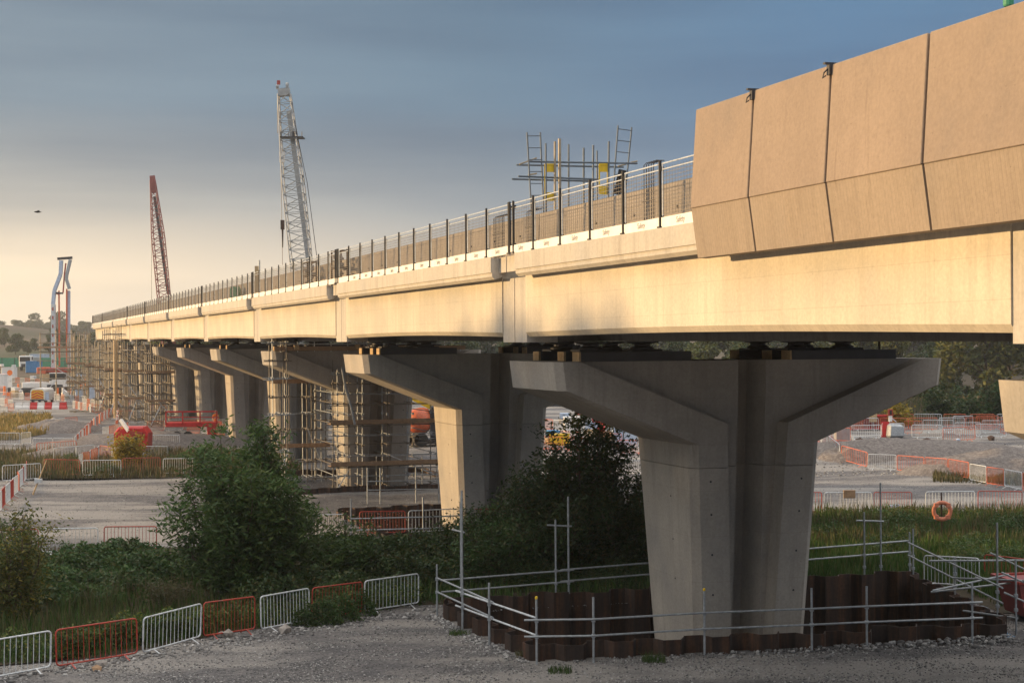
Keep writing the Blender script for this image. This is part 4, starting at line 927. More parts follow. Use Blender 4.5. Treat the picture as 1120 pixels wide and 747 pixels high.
# tufts near the pit
for k, (px, py, mt) in enumerate(((613,735,'grassg'),(503,693,'grassg'),(576,718,'grassy'),(715,724,'grassg'))):
    v = G(px, py); tag(grass('grass_tuft', [(v.x-.28,v.y-.2),(v.x+.28,v.y-.2),(v.x+.28,v.y+.25),(v.x-.28,v.y+.25)], 260, .06, .22, mt, 70+k, .006, 0, .8), 'small tuft of grass on the gravel near the sheet pile pit', 'grass')
# ------------------------------------------------------------------ background woods and trees
def crown_tree(name, label, loc, h, r, n, size, mat, seed, group, tr=.25, flat=.75, cb=.3):
    rnd = random.Random(seed); rng = np.random.default_rng(seed); t_ = thing(name, label, 'tree', loc, 0, group)
    m = MB(); top = Vector((rnd.uniform(-.3,.3), rnd.uniform(-.3,.3), h*.75)); m.tube((0,0,-.3), top, tr, 7, tr*.3); cs = []
    nb = 13
    for k in range(nb):
        a = 2*PI*k/nb*2.4+rnd.uniform(-.4,.4); f = rnd.uniform(.15, 1); rr_ = r*rnd.uniform(.35,.85)*math.sin(PI*min(1,.25+.75*f*.95))**.6
        c_ = Vector((math.cos(a)*rr_, math.sin(a)*rr_, h*(cb+(.93-cb)*f))); m.tube((0,0,h*(cb*.7+.35*f)), c_, tr*.35, 5, tr*.1); cs.append((c_, r*rnd.uniform(.28,.5)))
    m.build('trunk', M['bark'], t_)
    w_ = np.array([q[1]**2 for q in cs]); w_ /= w_.sum(); idx = rng.choice(nb, n, p=w_); B = np.array([tuple(q[0]) for q in cs])[idx]; R_ = np.array([q[1] for q in cs])[idx]
    d = rng.normal(size=(n,3)); d /= np.linalg.norm(d,axis=1)[:,None]; rad = rng.uniform(.5,1.08,n)**.5
    C = B + d*(rad*R_)[:,None]*np.array([1,1,flat])*(1+.2*np.sin(d[:,0]*9+B[:,0])*np.cos(d[:,2]*8))[:,None]
    leaves('crown', C, None, size, .7, M[mat], t_, rng=rng); return t_
src = [crown_tree('woodland_tree', 'x', (0,0,-500), 12, 5.5, 5200, .60, mt, 80+k, 'trees of the wood beyond the viaduct', cb=.10) for k, mt in enumerate(('wood','woody','wood','woody','wood'))]
rnd = random.Random(12); first = {}
def place_tree(k, x, y, s, label, group, name=None):
    if k not in first: o = src[k]; first[k] = 1
    else: o = copy_tree(src[k])
    o.location = (x, y, terr(x,y)-.1); o.rotation_euler.z = rnd.uniform(0,6.28); o.scale = (s*rnd.uniform(.9,1.15),)*2+(s,); o['label'] = label; o['group'] = group; return o
place_tree(1, 62.5, 205, 1.05, 'yellow green tree in the wood, beside the right edge above the pier stub', 'trees of the wood beyond the viaduct')
place_tree(3, 71, 200, 1.1, 'broad yellowing tree at the right edge of the wood', 'trees of the wood beyond the viaduct')
place_tree(1, 52, 214, .72, 'smaller russet tree left of the yellow green one in the wood', 'trees of the wood beyond the viaduct')
for x in range(-6, 120, 6):
    xx = x+rnd.uniform(-2,2); y = 212+rnd.uniform(0,18)+max(0,60-x)*.25
    place_tree(rnd.choice((0,1,2,3,4)), xx, y, rnd.uniform(.62,.95), 'green or yellowing tree in the front line of the wood seen under the deck', 'front trees of the wood under the deck')
for x in range(-60, 150, 8):
    y = 285+rnd.uniform(0,50); place_tree(rnd.choice((0,2,4,3)), x*1.15+rnd.uniform(-3,3), y, rnd.uniform(.95,1.35), 'darker tree deeper in the wood seen under the deck', 'rear trees of the wood under the deck')
# hedge bank along the foot of the wood
bl = []
for x in range(-4, 120, 3): bl.append((x+rnd.uniform(-1,1), 203+rnd.uniform(-2,6)+max(0,60-x)*.25, rnd.uniform(2,3.5), 2, rnd.uniform(1.6,3.2)))
tag(mass('hedge', bl, 36000, .45, .7, 'woody', 48), 'russet scrub along the foot of the wood', 'scrub')
# skyline trees on the left hill
for k in range(46):
    y = 860+rnd.uniform(0,60); px = -20+k*6.0+rnd.uniform(-3,3); x = (px-560)/F*y
    place_tree(rnd.choice((0,2,4)), x, y, rnd.uniform(.6,1.0)*(1.3 if 28 < px < 38 or 58<px<70 else .9), 'hazy tree on the skyline behind the brown hill', 'hazy skyline trees')
for k in range(40):
    y = 420+rnd.uniform(0,90); px = -30+k*9+rnd.uniform(-4,4); x = (px-560)/F*y
    place_tree(rnd.choice((0,2,4)), x, y, rnd.uniform(.28,.5), 'small tree on the slope of the far hill', 'small trees on the far slope')
# trees that stand left of the view and shade the foreground
shade = [(-57,-6,.95),(-58,3,.95),(-57,12,1.0),(-59,20,.98),(-57,28,.95),(-58,36,.98),(-58,43,1.10),(-57,47.5,1.2),(-60,51.5,1.23),(-56,55,1.20),(-61,58,1.2),(-57,62,1.05),(-58,68.5,.72)]
for k, (x, y, s_) in enumerate(shade):
    place_tree(k % 5, x, y, s_, 'tall tree in the row left of the view', 'row of trees left of the view')
# ------------------------------------------------------------------ scaffolds under the deck

def scaffold(label, x0s, y0s, z0, z1, lift, loc, boards=(), seed=1, name='scaffold_tower', group=None, r=.03, extra_h=.6, skip=.12, cat='scaffold', bw=None, diag=True, mats=('scaf','scafl')):
    """x0s, y0s: standard positions in the bridge frame, relative to loc"""
    rn = random.Random(seed); t_ = thing(name, label, cat, loc, TH, group)
    for x in x0s:
        for y in y0s:
            if rn.random() < skip*.4: continue
            MB().tube((x+rn.uniform(-.04,.04),y,z0),(x,y,z1+rn.uniform(-.3,extra_h)),r,6).build('standard', M[mats[0]] if rn.random()<.7 else M[mats[1]], t_)
    z = z0+lift*.25; k = 0
    while z < z1:
        m = MB()
        for y in y0s: 
            if rn.random() > skip: m.tube((x0s[0]-rn.uniform(.1,.5),y+.05,z+rn.uniform(-.05,.05)),(x0s[-1]+rn.uniform(.1,.5),y+.05,z+rn.uniform(-.05,.05)),r*.9,6)
        for x in x0s:
            if rn.random() > skip: m.tube((x+.05,y0s[0]-rn.uniform(.1,.4),z+.07),(x+.05,y0s[-1]+rn.uniform(.1,.4),z+.07),r*.9,6)
        for x in x0s:
            for y in y0s: m.box((x,y+.03,z+.03),(.10,.12,.12))
        m.build('ledger_lift', M[mats[0]] if k % 2 else M[mats[1]], t_); z += lift; k += 1
    for zb_ in boards:
        m = MB(); yy = [y0s[0]-.3, y0s[0]+.0]
        for (ya, yb) in ((y0s[0]-.35, y0s[0]+.45),):
            n = 4
            for j in range(n): m.box(((x0s[0]+x0s[-1])/2, ya+(j+.5)*(yb-ya)/n, zb_), (x0s[-1]-x0s[0]+.9, (yb-ya)/n-.012, .04))
        m.box(((x0s[0]+x0s[-1])/2, y0s[0]-.38, zb_+.11), (x0s[-1]-x0s[0]+.9, .035, .22)); m.build('boarded_lift', M['board'], t_)
    if diag:
        m = MB(); m.tube((x0s[0],y0s[0]-.06,z0+.2),(x0s[min(1,len(x0s)-1)] if len(x0s)>1 else x0s[0]+.2,y0s[0]-.06,z0+lift*2.1),r,6)
        m.tube((x0s[-1],y0s[0]-.06,z0+lift*1.2),(x0s[max(0,len(x0s)-3)],y0s[0]-.06,z0+lift*3.4),r,6); m.build('diagonal_brace', M['galvw'], t_)
    return t_
s3 = JS[4]
scaffold('dense tube scaffold cage wrapped round the stem of the fourth pier', [0,.6,1.35,2.7,4.1,5.4], [0,1.2,6.2], 0, 6.4, .55, BR(16.9, s3-4.0, 0), boards=(1.35,3.55), seed=4, name='scaffold_cage', skip=.15, mats=('galv','scaf'), r=.026)
scaffold('narrow tall scaffold tower at the left tip of the fourth pier, up to the deck', [0,.75], [0,1.0], 0, 8.0, .95, BR(13.6, s3-3.2, 0), seed=5, skip=.05, mats=('scaf','galv'))
scaffold('open scaffold bays between the narrow tower and the cage', [0,.5,1.5,1.75,2.3], [0,1.4], 0, 7.1, .9, BR(14.9, s3+2.0, 0), boards=(2.0,5.6,), seed=6, skip=.15, mats=('scaf','galv'))
# walkway under deck at pier 4 and brown board band
t_ = thing('hanging_walkway', 'brown boarded walkway slung over the fourth pier head below the deck', 'walkway', BR(14.0, s3-2.6, 7.45), TH)
m = MB().box((5.0,0,0),(10.5,.7,.05)).box((5.0,-.36,.1),(10.5,.04,.2)); m.build('walkway_boards', M['board'], t_)
m = MB()
for k in range(12): m.tube((.1+k*.9,-.3,-.1),(.1+k*.9,-.3,.45),.025)
m.tube((-.3,-.3,.32),(10.4,-.3,.32),.025); m.build('walkway_rails', M['galvw'], t_)
for k in (0.9,4.2,4.9): MB().box((k,-.45,.16),(.25,.3,.25)).build('timber_block', M['timber'], t_)
# white chute
q = [Qs(x, y, s3-5.0) for x, y in ((374,402),(378,425),(384,445),(388,464))]
t_ = thing('rubble_hose', 'pale jointed hose hanging slantwise before the scaffolded pier', 'hose', (q[0].x,q[0].y,q[-1].z)); MB().path(q, .06, 8).build('hose_body', M['galv'], t_, world=True)
# falsework round the far piers: groups of towers
for k, (px0, px1, s_, seed, lab) in enumerate(((165,186,150,11,'timbered scaffold bay before the eighth pier'),(140,160,158,12,'pale scaffold bay left of the bright far pier stems'),(119,133,171,13,'bright pair of thick scaffold posts before the ninth pier'),(108,122,186,14,'scaffold bay at the ninth pier beside the bright posts'),(97,111,206,15,'scaffold bay at the tenth pier'),(86,99,228,16,'scaffold bay beneath the far end of the deck'),(76,88,236,17,'leftmost scaffold bay at the far end'))):
    a0 = Qs(px0,430,s_); a1 = Qs(px1,430,s_); A0 = a0.x*CT+a0.y*ST; A1 = a1.x*CT+a1.y*ST
    n = max(3, int((A1-A0)/1.3)+1); xs = [j*(A1-A0)/(n-1) for j in range(n)]
    top = 7.3 if k < 5 else 8.6
    scaffold(lab, xs, [0,1.8,4.2,6.4], 0, top, 1.15 if k%2 else .95, BR(A0, s_, 0), boards=(2.4, 5.1), seed=seed, group='falsework round the far piers', r=.07 if k in (2,) else .05, extra_h=1.2)
scaffold('tall scaffold with a cantilevered platform at the left side of the far deck end', [0,2.2,4.4,6.6], [0,3], 0, 9.6, 1.3, BR(5.6, 236, 0), boards=(7.4,), seed=18, group='falsework round the far piers', r=.06)
scaffold('side platform scaffold hung along the far deck face', [0,1.2], [0,3.2,6.4,9.6,12.8], 5.6, 9.6, .8, BR(11.6, 178, 0), boards=(7.3,), seed=19, group='falsework round the far piers', r=.05)
q = Qs(126.5, 440, 168)
for dx_ in (0, 1.1):
    t_ = thing('heavy_prop', 'thick pale prop standing before the ninth pier', 'prop', (q.x+dx_, q.y, 0), 0, 'thick pale props')
    MB().tube((0,0,0),(0,0,8.3 if dx_ == 0 else 6.6),.22,10).build('prop_tube', M['timber'], t_); MB().box((0,0,.05),(.7,.7,.1)).build('base_plate', M['galvw'], t_)
# ------------------------------------------------------------------ lattice cranes
def lattice(t_, p, q, w0, w1, wt, n, mat, r=.06, name='boom', side=None, rb=.04):
    p, q = Vector(p), Vector(q); d = (q-p).normalized(); a = Vector((1,0,0)); a = (a-d*a.dot(d)).normalized(); b = d.cross(a)
    m = MB(); ch = [[], [], [], []]
    def W(f): return w0+(w1-w0)*min(1, f/.08) if f < .08 else (w1 if f < .72 else w1+(wt-w1)*(f-.72)/.28)
    for i in range(n+1):
        f = i/n; c_ = p.lerp(q, f); w_ = W(f)/2
        for j, (u, v_) in enumerate(((-1,-1),(1,-1),(1,1),(-1,1))): ch[j].append(c_+a*u*w_+b*v_*w_*.9)
    for j in range(4):
        m = MB()
        for i in range(n): m.tube(ch[j][i], ch[j][i+1], r, 5)
        m.build(name+'_chord', mat, t_, world=True)
    m = MB()
    for i in range(n):
        for j in range(4):
            k = (j+1) % 4
            if i % 2: m.tube(ch[j][i], ch[k][i+1], rb, 4)
            else: m.tube(ch[k][i], ch[j][i+1], rb, 4)
            m.tube(ch[j][i], ch[k][i], rb*.8, 4)
    m.build(name+'_lacing', mat, t_, world=True); return ch, a, b, d
def crawler_base(t_, x, y, z, mat, s=1.0):
    for sx in (-1,1):
        m = MB().loft([[(x+sx*1.9*s+w_*.4, y+yy*s, z+zz*s) for yy, zz in ((-3.2,.5),(-2.8,.1),(2.8,.1),(3.2,.5),(2.8,1.0),(-2.8,1.0))] for w_ in (-1,1)]); m.build('track', M['black'], t_, world=True)
    MB().box((x,y,z+1.35*s),(3.2*s,4.6*s,.7*s)).build('carbody', M['steeld'], t_, world=True)
    b = MB().hexa([(x-1.6*s,y-2.2*s,z+1.72*s),(x+1.6*s,y-2.2*s,z+1.72*s),(x+1.6*s,y+3.8*s,z+1.72*s),(x-1.6*s,y+3.8*s,z+1.72*s)],[(x-1.5*s,y-2.0*s,z+3.2*s),(x+1.5*s,y-2.0*s,z+3.2*s),(x+1.5*s,y+3.8*s,z+3.3*s),(x-1.5*s,y+3.8*s,z+3.3*s)]); b.build('machinery_house', mat, t_, world=True)
    MB().box((x,y+4.3*s,z+2.4*s),(3.6*s,1.0*s,1.4*s)).build('counterweight', M['steeld'], t_, world=True)
    c_ = MB().hexa([(x-2.3*s,y-3.0*s,z+1.8*s),(x-1.65*s,y-3.0*s,z+1.8*s),(x-1.65*s,y-1.2*s,z+1.8*s),(x-2.3*s,y-1.2*s,z+1.8*s)],[(x-2.3*s,y-2.7*s,z+3.4*s),(x-1.65*s,y-2.7*s,z+3.4*s),(x-1.65*s,y-1.2*s,z+3.4*s),(x-2.3*s,y-1.2*s,z+3.4*s)]).build('cab', mat, t_, world=True)
    MB().add([(x-2.28*s,y-3.02*s,z+2.4*s),(x-1.67*s,y-3.02*s,z+2.4*s),(x-1.67*s,y-2.78*s,z+3.3*s),(x-2.28*s,y-2.78*s,z+3.3*s)],[(0,1,2,3)]).build('cab_window', M['glass'], t_, world=True)
YC = 150; top = P(311,103,YC); bs = P(345,405,YC)
t_ = thing('lattice_crane', 'tall grey lattice boom crane rising behind the mesh fence', 'crane', (bs.x, bs.y, terr(bs.x,bs.y)))
bs.z = 1.9
ch, a, b, d = lattice(t_, bs, top, .9, 1.95, 1.15, 34, M['craneg'], .055)
h = MB().bar(top-d*.2, top+d*.5, 1.1, .9); h.lathe([(.30,-.12),(.30,.12)], top+d*.7+Vector((.35,0,.1)), 12, 'x').lathe([(.22,-.12),(.22,.12)], top+d*.6+Vector((-.6,0,.1)), 12, 'x'); h.build('boom_head', M['craneg'], t_, world=True)
m = MB().bar(P(316,122,YC), P(338,290,YC), .42, .3); m.build('inner_ladder', M['craneg'], t_, world=True)
m = MB(); pl = P(320,151,YC); m.box(pl,(2.2,1.6,.10))
for dx_ in (-1.0,-.3,.4,1.0): m.tube(pl+Vector((dx_,-.7,0)), pl+Vector((dx_,-.7,.5)), .03, 4)
m.box(pl+Vector((.2,0,.35)),(.4,.4,.5)); m.build('boom_platform', M['steeld'], t_, world=True)
m = MB(); pb = P(308.5,172,YC)
m.tube(P(306,104,YC), P(309,290,YC)+Vector((0,0,0)), .025, 4).tube(P(316,104,YC), P(336,200,YC), .03, 4).tube(P(336,200,YC), P(348,292,YC), .03, 4).tube(P(303.5,110,YC), P(303.8,146,YC), .03, 4); m.build('hoist_rope', M['steeld'], t_, world=True)
MB().box(pb,(.5,.4,1.0)).build('load_indicator', M['white'], t_, world=True)
pk = P(309,246,YC); MB().box(pk,(.35,.3,.9)).tube(pk+Vector((0,0,-.4)), pk+Vector((0,0,-2.2)), .10, 6, .05).build('hook_block', M['rust'], t_, world=True)
MB().box(top+Vector((-.55,0,1.1)),(.3,.2,.4)).build('beacon', M['red'], t_, world=True)
crawler_base(t_, bs.x, bs.y+1.5, terr(bs.x,bs.y), M['craneg'])
YR = 262; top = P(167,197,YR); bs = P(188,426,YR); bs.z = 2
t_ = thing('lattice_crane', 'red lattice boom crane farther off, left of the grey crane', 'crane', (bs.x, bs.y, terr(bs.x,bs.y)))
ch, a, b, d = lattice(t_, bs, top, .9, 1.9, .75, 34, M['craner'], .085, rb=.05)
MB().bar(top-d*2.2, top+d*.7, .8, .7).build('boom_head', M['craner'], t_, world=True)
MB().bar(P(169,215,YR), P(184,322,YR), .42, .3).build('inner_ladder', M['steeld'], t_, world=True)
MB().tube(P(165.5,232,YR), P(165.8,330,YR), .035, 4).tube(P(169,200,YR), P(187,330,YR), .03, 4).build('hoist_rope', M['steeld'], t_, world=True)
crawler_base(t_, bs.x, bs.y+1.5, terr(bs.x,bs.y), M['craner'])
# ------------------------------------------------------------------ concrete pump truck
YP = 240; kp = F/YP
base = P(50, 432, YP); base.z = terr(base.x, base.y)
t_ = thing('pump_truck', 'white concrete pump truck with its jointed boom folded high, left of the far deck end', 'truck', (base.x, base.y, base.z))
def pp(px, py, dy=0): return P(px, py, YP+dy)
def boom(pts, w, nm, mt):
    m = MB()
    for u, v_ in zip(pts[:-1], pts[1:]): m.bar(u, v_, w, w)
    return m.build(nm, M[mt], t_, world=True)
boom([pp(58.5,408), pp(58.5,333)], .58, 'main_boom', 'galvw')
o = MB()
for k in range(7): o.box(pp(58.5,338+k*9.5)+Vector((0,-.34,0)), (.2,.04,.5))
o.build('boom_marking', M['red'], t_, world=True)
boom([pp(58,333), pp(59.5,318), pp(66.3,300), pp(67,285)], .5, 'upper_boom', 'bluegrey')
boom([pp(63,283.2), pp(79,282)], .38, 'boom_crosshead', 'steeld')
boom([pp(77,284), pp(73,301), pp(72.5,305), pp(76,316)], .42, 'folded_boom', 'galv')
boom([pp(75.3,318,.5), pp(75.3,408,.5)], .38, 'folded_boom', 'bluegrey')
boom([pp(73,316), pp(73,396)], .2, 'delivery_pipe', 'orange'); boom([pp(64.5,318), pp(65,400)], .2, 'delivery_pipe', 'orange')
MB().path([pp(59,320),pp(64,322),pp(69,320),pp(70.5,300),pp(72,288)], .12, 6).build('end_hose', M['red'], t_, world=True)
MB().bar(pp(59,320), pp(69,321), .25, .25).build('boom_crosshead', M['steeld'], t_, world=True)
c0 = base
def bx(x0, x1, z0, z1, nm, mt, dy0=-1.25, dy1=1.25, bev=.06):
    m = MB().box(((x0+x1)/2, (dy0+dy1)/2, (z0+z1)/2), (x1-x0, dy1-dy0, z1-z0)); return m.build(nm, M[mt], t_, bevel=bev)
bx(-3.4,3.2,.75,1.25,'chassis','steeld'); bx(-3.3,1.0,1.25,2.1,'side_lockers','white'); bx(.9,3.4,1.3,3.6,'cab','white')
bx(1.0,3.42,2.55,3.45,'cab_window','glass',-1.28,-1.0,0); bx(.6,3.0,.9,1.75,'cab_step','steeld',-1.3,-1.0,0); bx(-.2,1.4,2.3,3.4,'hopper','timber')
bx(.5,4.2,3.62,4.3,'boom_pedestal','red'); bx(-1.0,.4,3.4,4.4,'slewing_ring','orange')
for x in (-2.6,-1.6,.2,2.4):
    for y in (-1.15,1.15): MB().lathe([(.15,-.14),(.5,-.14),(.52,0),(.5,.14),(.15,.14)], (x,y,.52), 16, 'y').build('wheel', M['black'], t_)
for x in (-3.2,3.2): MB().bar((x,-1.3,.9),(x*1.25,-2.6,.6),.2,.2).box((x*1.25,-2.6,.3),(.5,.5,.6)).build('outrigger', M['white'], t_)
# ------------------------------------------------------------------ other site vehicles and gear
def wheels(t_, xs, ys, r, w_=.3):
    for x in xs:
        for y in ys: MB().lathe([(r*.4,-w_/2),(r,-w_/2),(r*1.03,0),(r,w_/2),(r*.4,w_/2)], (x,y,r), 16, 'y').build('wheel', M['black'], t_)
# van with chevron rear
v = Gt(41, 441); t_ = thing('works_van', 'white works van seen from behind, its rear doors in yellow and red chevrons', 'van', v, .0)
m = MB().loft([[(x*sx_, y, z) for x, z in ((-.98,.35),(.98,.35),(1.0,1.2),(.92,1.75),(.70,1.98),(-.70,1.98),(-.92,1.75),(-1.0,1.2))] for y, sx_ in ((0,1),(3.4,1),(3.9,.96),(4.6,.92))]); m.build('body', M['white'], t_)
pn = MB().add([(-.84,-.02,.55),(.84,-.02,.55),(.84,-.02,1.55),(.62,-.02,1.80),(-.62,-.02,1.80),(-.84,-.02,1.55)],[(0,1,2,3,4,5)]); pn.add([(x,-.004,z) for x,_,z in pn.v],[(5,4,3,2,1,0)]); pn.build('rear_doors', M['yellow'], t_)
m = MB()
for k in range(4):
    z = .62+k*.36
    for sx in (-1,1):
        a0, a1 = (0, z+.0), (sx*.82, z-.30 if z-.3 > .5 else .52)
        q_ = [(0,-.03,min(1.78,z+.19)),(sx*.80,-.03,max(.56,min(1.5,z-.35+.19))),(sx*.80,-.03,max(.55,min(1.5,z-.35))),(0,-.03,min(1.78,z))]
        m.add(q_, [(0,1,2,3)])
m.build('chevron', M['hired'], t_); MB().box((0,-.06,.42),(1.9,.12,.18)).build('bumper', M['steeld'], t_)
for x in (-.85,.85):
    for y in (.8, 3.8): MB().lathe([(.14,-.12),(.34,-.12),(.35,0),(.34,.12),(.14,.12)], (x,y,.34), 14, 'x').build('wheel', M['black'], t_)
MB().box((1.25,.2,.95),(.5,.05,1.1)).build('open_door', M['bluegrey'], t_)
# water filled barriers
cols = ['white','white','hired','white','hired','white','hired']
for k, c_ in enumerate(cols):
    v = Gt(21+k*8.05, 447.5); t_ = thing('water_barrier', '%s water filled block, %s from the left before the striped van' % ('red' if c_=='hired' else 'white', ('first','second','third','fourth','fifth','sixth','seventh')[k]), 'barrier', v, 0, 'red and white water filled blocks')
    m = MB().loft([[(-a_,-b_,z),(a_,-b_,z),(a_,b_,z),(-a_,b_,z)] for a_, b_, z in ((.44,.24,0),(.44,.24,.25),(.42,.13,.45),(.40,.10,.85))])
    m.build('barrier_block', M[c_], t_)
# white lorry on the rise
v = Gt(27, 407.0); YL = 330; x = (27-560)/F*YL; t_ = thing('lorry', 'white lorry cab facing the camera on the rise at the far left', 'lorry', (x, YL, terr(x,YL)), 0)
MB().box((0,.9,2.0),(2.5,1.8,2.4)).build('cab', M['white'], t_, bevel=.1); MB().box((0,-.02,2.45),(2.2,.06,.95)).build('windscreen', M['glass'], t_)
MB().box((0,4.5,1.9),(2.5,5.0,1.9)).build('load_body', M['craneg'], t_, bevel=.05); MB().box((0,-.03,1.15),(1.5,.08,.7)).build('grille', M['steeld'], t_)
MB().box((-1.5,.3,2.6),(.25,.1,.7)).build('mirror', M['steeld'], t_); MB().box((1.5,.3,2.6),(.25,.1,.7)).build('mirror', M['steeld'], t_); MB().box((-.4,.3,3.3),(.9,.3,.15)).build('beacon_bar', M['timber'], t_)
for x_ in (-1,1):
    for y in (.9,4.4,6.0): MB().lathe([(.2,-.16),(.5,-.16),(.52,0),(.5,.16),(.2,.16)], (x_,y,.5), 14, 'x').build('wheel', M['black'], t_)
def gbox(px, py, w_, d_, h_, mat, name, label, cat, Y=None, group=None, roofm=None):
    v = Gt(px, py) if Y is None else Vector(((px-560)/F*Y, Y, terr((px-560)/F*Y, Y)))
    t_ = thing(name, label, cat, v, 0, group); MB().box((0,0,h_/2),(w_,d_,h_)).build('body', M[mat], t_, bevel=.05)
    m = MB()
    for k in range(int(w_/.5)): m.box((-w_/2+.3+k*.5, -d_/2-.03, h_/2), (.08,.05,h_*.85))
    m.build('ribs', M[mat], t_); MB().box((0,0,h_+.04),(w_+.08,d_+.08,.08)).build('lid', M[roofm or mat], t_); return t_
gbox(37,0,2.6,3,2.3,'blue','site_container','blue skip sized container right of the white lorry','container',Y=322)
gbox(10,0,2.4,2.2,2.0,'white','site_cabin','small white cabin with dark windows, left of the lorry','cabin',Y=300)
gbox(-1,428,2.6,3,2.4,'white','site_cabin','white and dark cabin cut by the left edge of the picture','cabin')
gbox(43,0,4,3,1.7,'bluegrey','site_container','pale container on the slope above the blue one','container',Y=380)
gbox(88,436,1.3,.8,1.2,'bluegrey','store_box','small blue grey store box beside the falsework','box')
gbox(522/1.0+0,0,2.2,2,2.6,'steeld','site_container','dark container beyond the dark tree','container',Y=150)
gbox(609,0,4.6,2.2,2.9,'steeld','site_container','dark slatted container seen in the gap beside the third pier','container',Y=190)
gbox(597,0,6.5,2,2.3,'orange','site_container','orange red hoarding box seen in the gap beside the third pier','container',Y=200)
gbox(632,478,2.3,1.4,1.6,'white','site_generator','white generator beyond the dark tree','generator')
gbox(683,486,1.8,1.2,1.5,'bluegrey','site_generator','pale generator close to the left of the foreground pier','generator')
gbox(655,474,2.2,1.4,1.2,'hired','site_tank','low red tank beyond the dark tree','tank')
gbox(612,487,1.5,1.0,.8,'yellow','store_box','low yellow store box beyond the dark tree','box')
gbox(921,482.5,1.0,.7,1.05,'craneg','concrete_block','grey block beside the foreground pier on the haul bank','block')
# clutter of the far site
rr = random.Random(31)
def pallet_stack(v, n_):
    t_ = thing('pallet_stack', 'stack of pallets and crates lying about the far site on the left', 'pallets', v, rr.uniform(-.5,.5), 'pallet stacks of the far site')
    for j in range(n_):
        m = MB(); z0_ = j*.16
        for x in (-.45,0,.45): m.box((x,0,z0_+.05),(.1,1.0,.09))
        for y in (-.42,-.14,.14,.42): m.box((0,y,z0_+.115),(1.15,.16,.025))
        m.build('pallet', M['timber'], t_)
    MB().box((0,0,n_*.16+.3),(.9,.8,.55)).build('load', M[rr.choice(('white','galvw','blue','hired','bluegrey','timber'))], t_, bevel=.04)
for k in range(20):
    px, py = rr.uniform(0,110), rr.uniform(414,440)
    if 30 < px < 52 and py > 430: continue
    pallet_stack(Gt(px,py), rr.choice((2,3,5)))
for k in range(7): pallet_stack(Gt(rr.uniform(600,700), rr.uniform(462,500)), rr.choice((3,5)))
for k in range(6):
    v = Gt(rr.uniform(70,240), rr.uniform(440,470)); t_ = thing('tube_bundle', 'bundle of scaffold tubes laid on the ground before the far piers', 'tubes', v, rr.uniform(-.4,.4), 'bundles of scaffold tubes')
    m = MB()
    for j in range(12): m.tube((-2,(j%4)*.07,.1+(j//4)*.07),(2,(j%4)*.07,.1+(j//4)*.07),.03,5)
    m.build('tubes', M['scafl'], t_)
    for x in (-1.4,1.4): MB().box((x,.1,.04),(.1,.5,.08)).build('bearer', M['timber'], t_)
# green debris fence strip
t_ = thing('green_fence', 'long low green netting fence at the foot of the far left hill', 'fence', (-112, 350, terr(-112,350)))
MB().box((0,0,1.0),(34,.06,2.0)).build('netting', M['green'], t_); m = MB()
for k in range(13): MB().box((-17+k*2.83,-.06,1.05),(.1,.1,2.1)).build('post', M['steeld'], t_)
# round orange sign + feet, notice board
def sign_post(px, py, h_, mats, label, shape='disc', r_=.35):
    v = Gt(px, py); t_ = thing('road_sign', label, 'sign', v)
    MB().tube((0,0,0),(0,0,h_),.04,6).build('post', M['galv'], t_)
    for k, mt in enumerate(mats):
        zc = h_-r_-k*2.15*r_
        if shape == 'disc' and k == 0: MB().lathe([(r_,-.02),(r_,.02)], (0,-.06,zc), 20, 'y').build('sign_disc', M[mt], t_)
        else: MB().box((0,-.06,zc),(1.7*r_,.03,1.9*r_)).build('sign_plate', M[mt], t_)
    MB().box((0,-.1,.25),(.9,.35,.5)).build('ballast', M['hivis'], t_)
sign_post(11,433,4.0,('hivis','white','white','steeld'),'tall sign post with an orange disc over black and white plates, left of the van',r_=.42)
sign_post(103.5,445,2.5,('bluegrey',),'pale blue notice board before the falsework',shape='sq',r_=.75)
for k, (px, py, c_) in enumerate(((63,434,'hivis'),(69,433.5,'white'),(88,430,'hivis'),(99,436,'white'),(92.5,426,'hivis'),(133,440,'white'),(20,430,'hivis'),(26,431,'white'),(5,432,'hivis'))):
    v = Gt(px, py); t_ = thing('traffic_cylinder', '%s traffic cylinder among the far barriers of the site' % ('orange' if c_=='hivis' else 'white'), 'cone', v, 0, 'far traffic cylinders, %s' % ('orange' if c_=='hivis' else 'white'))
    MB().lathe([(.32,0),(.32,.08),(.20,.1),(.17,1.35),(.10,1.42)], n=12).build('cylinder_body', M[c_], t_)
# red drum machine
v = Gt(146, 497); t_ = thing('drum_roller', 'red rounded drum machine standing on the gravel heap, left of the willow', 'machine', v, 0)
m = MB(); prof = [(-.75,.15),(.75,.15),(.95,.45),(.98,1.2),(.7,1.55),(-.7,1.55),(-.98,1.2),(-.95,.45)]
sc_ = 1.22
m.loft([[(x*sc_, y, .1+z*sc_*f) for x, z in prof] for y, f in ((-.75,.93),(-.65,1),(.65,1),(.75,.93))]).build('tank_body', M['hired'], t_)
MB().hexa([(-.35,-.95,1.0),(.45,-.95,1.0),(.45,-.75,1.0),(-.35,-.75,1.0)],[(-.1,-.95,1.9),(.35,-.95,1.9),(.35,-.75,1.9),(-.1,-.75,1.9)]).build('front_frame', M['hired'], t_)
MB().bar((-.1,-.9,1.7),(-.75,-.6,2.5),.22,.2).build('lifting_arm', M['white'], t_); MB().bar((0,-.9,1.6),(.9,-1.0,1.5),.2,.25).build('cross_arm', M['red'], t_)
MB().box((.1,-1.0,1.15),(.9,.1,.25)).build('dark_slot', M['steeld'], t_)
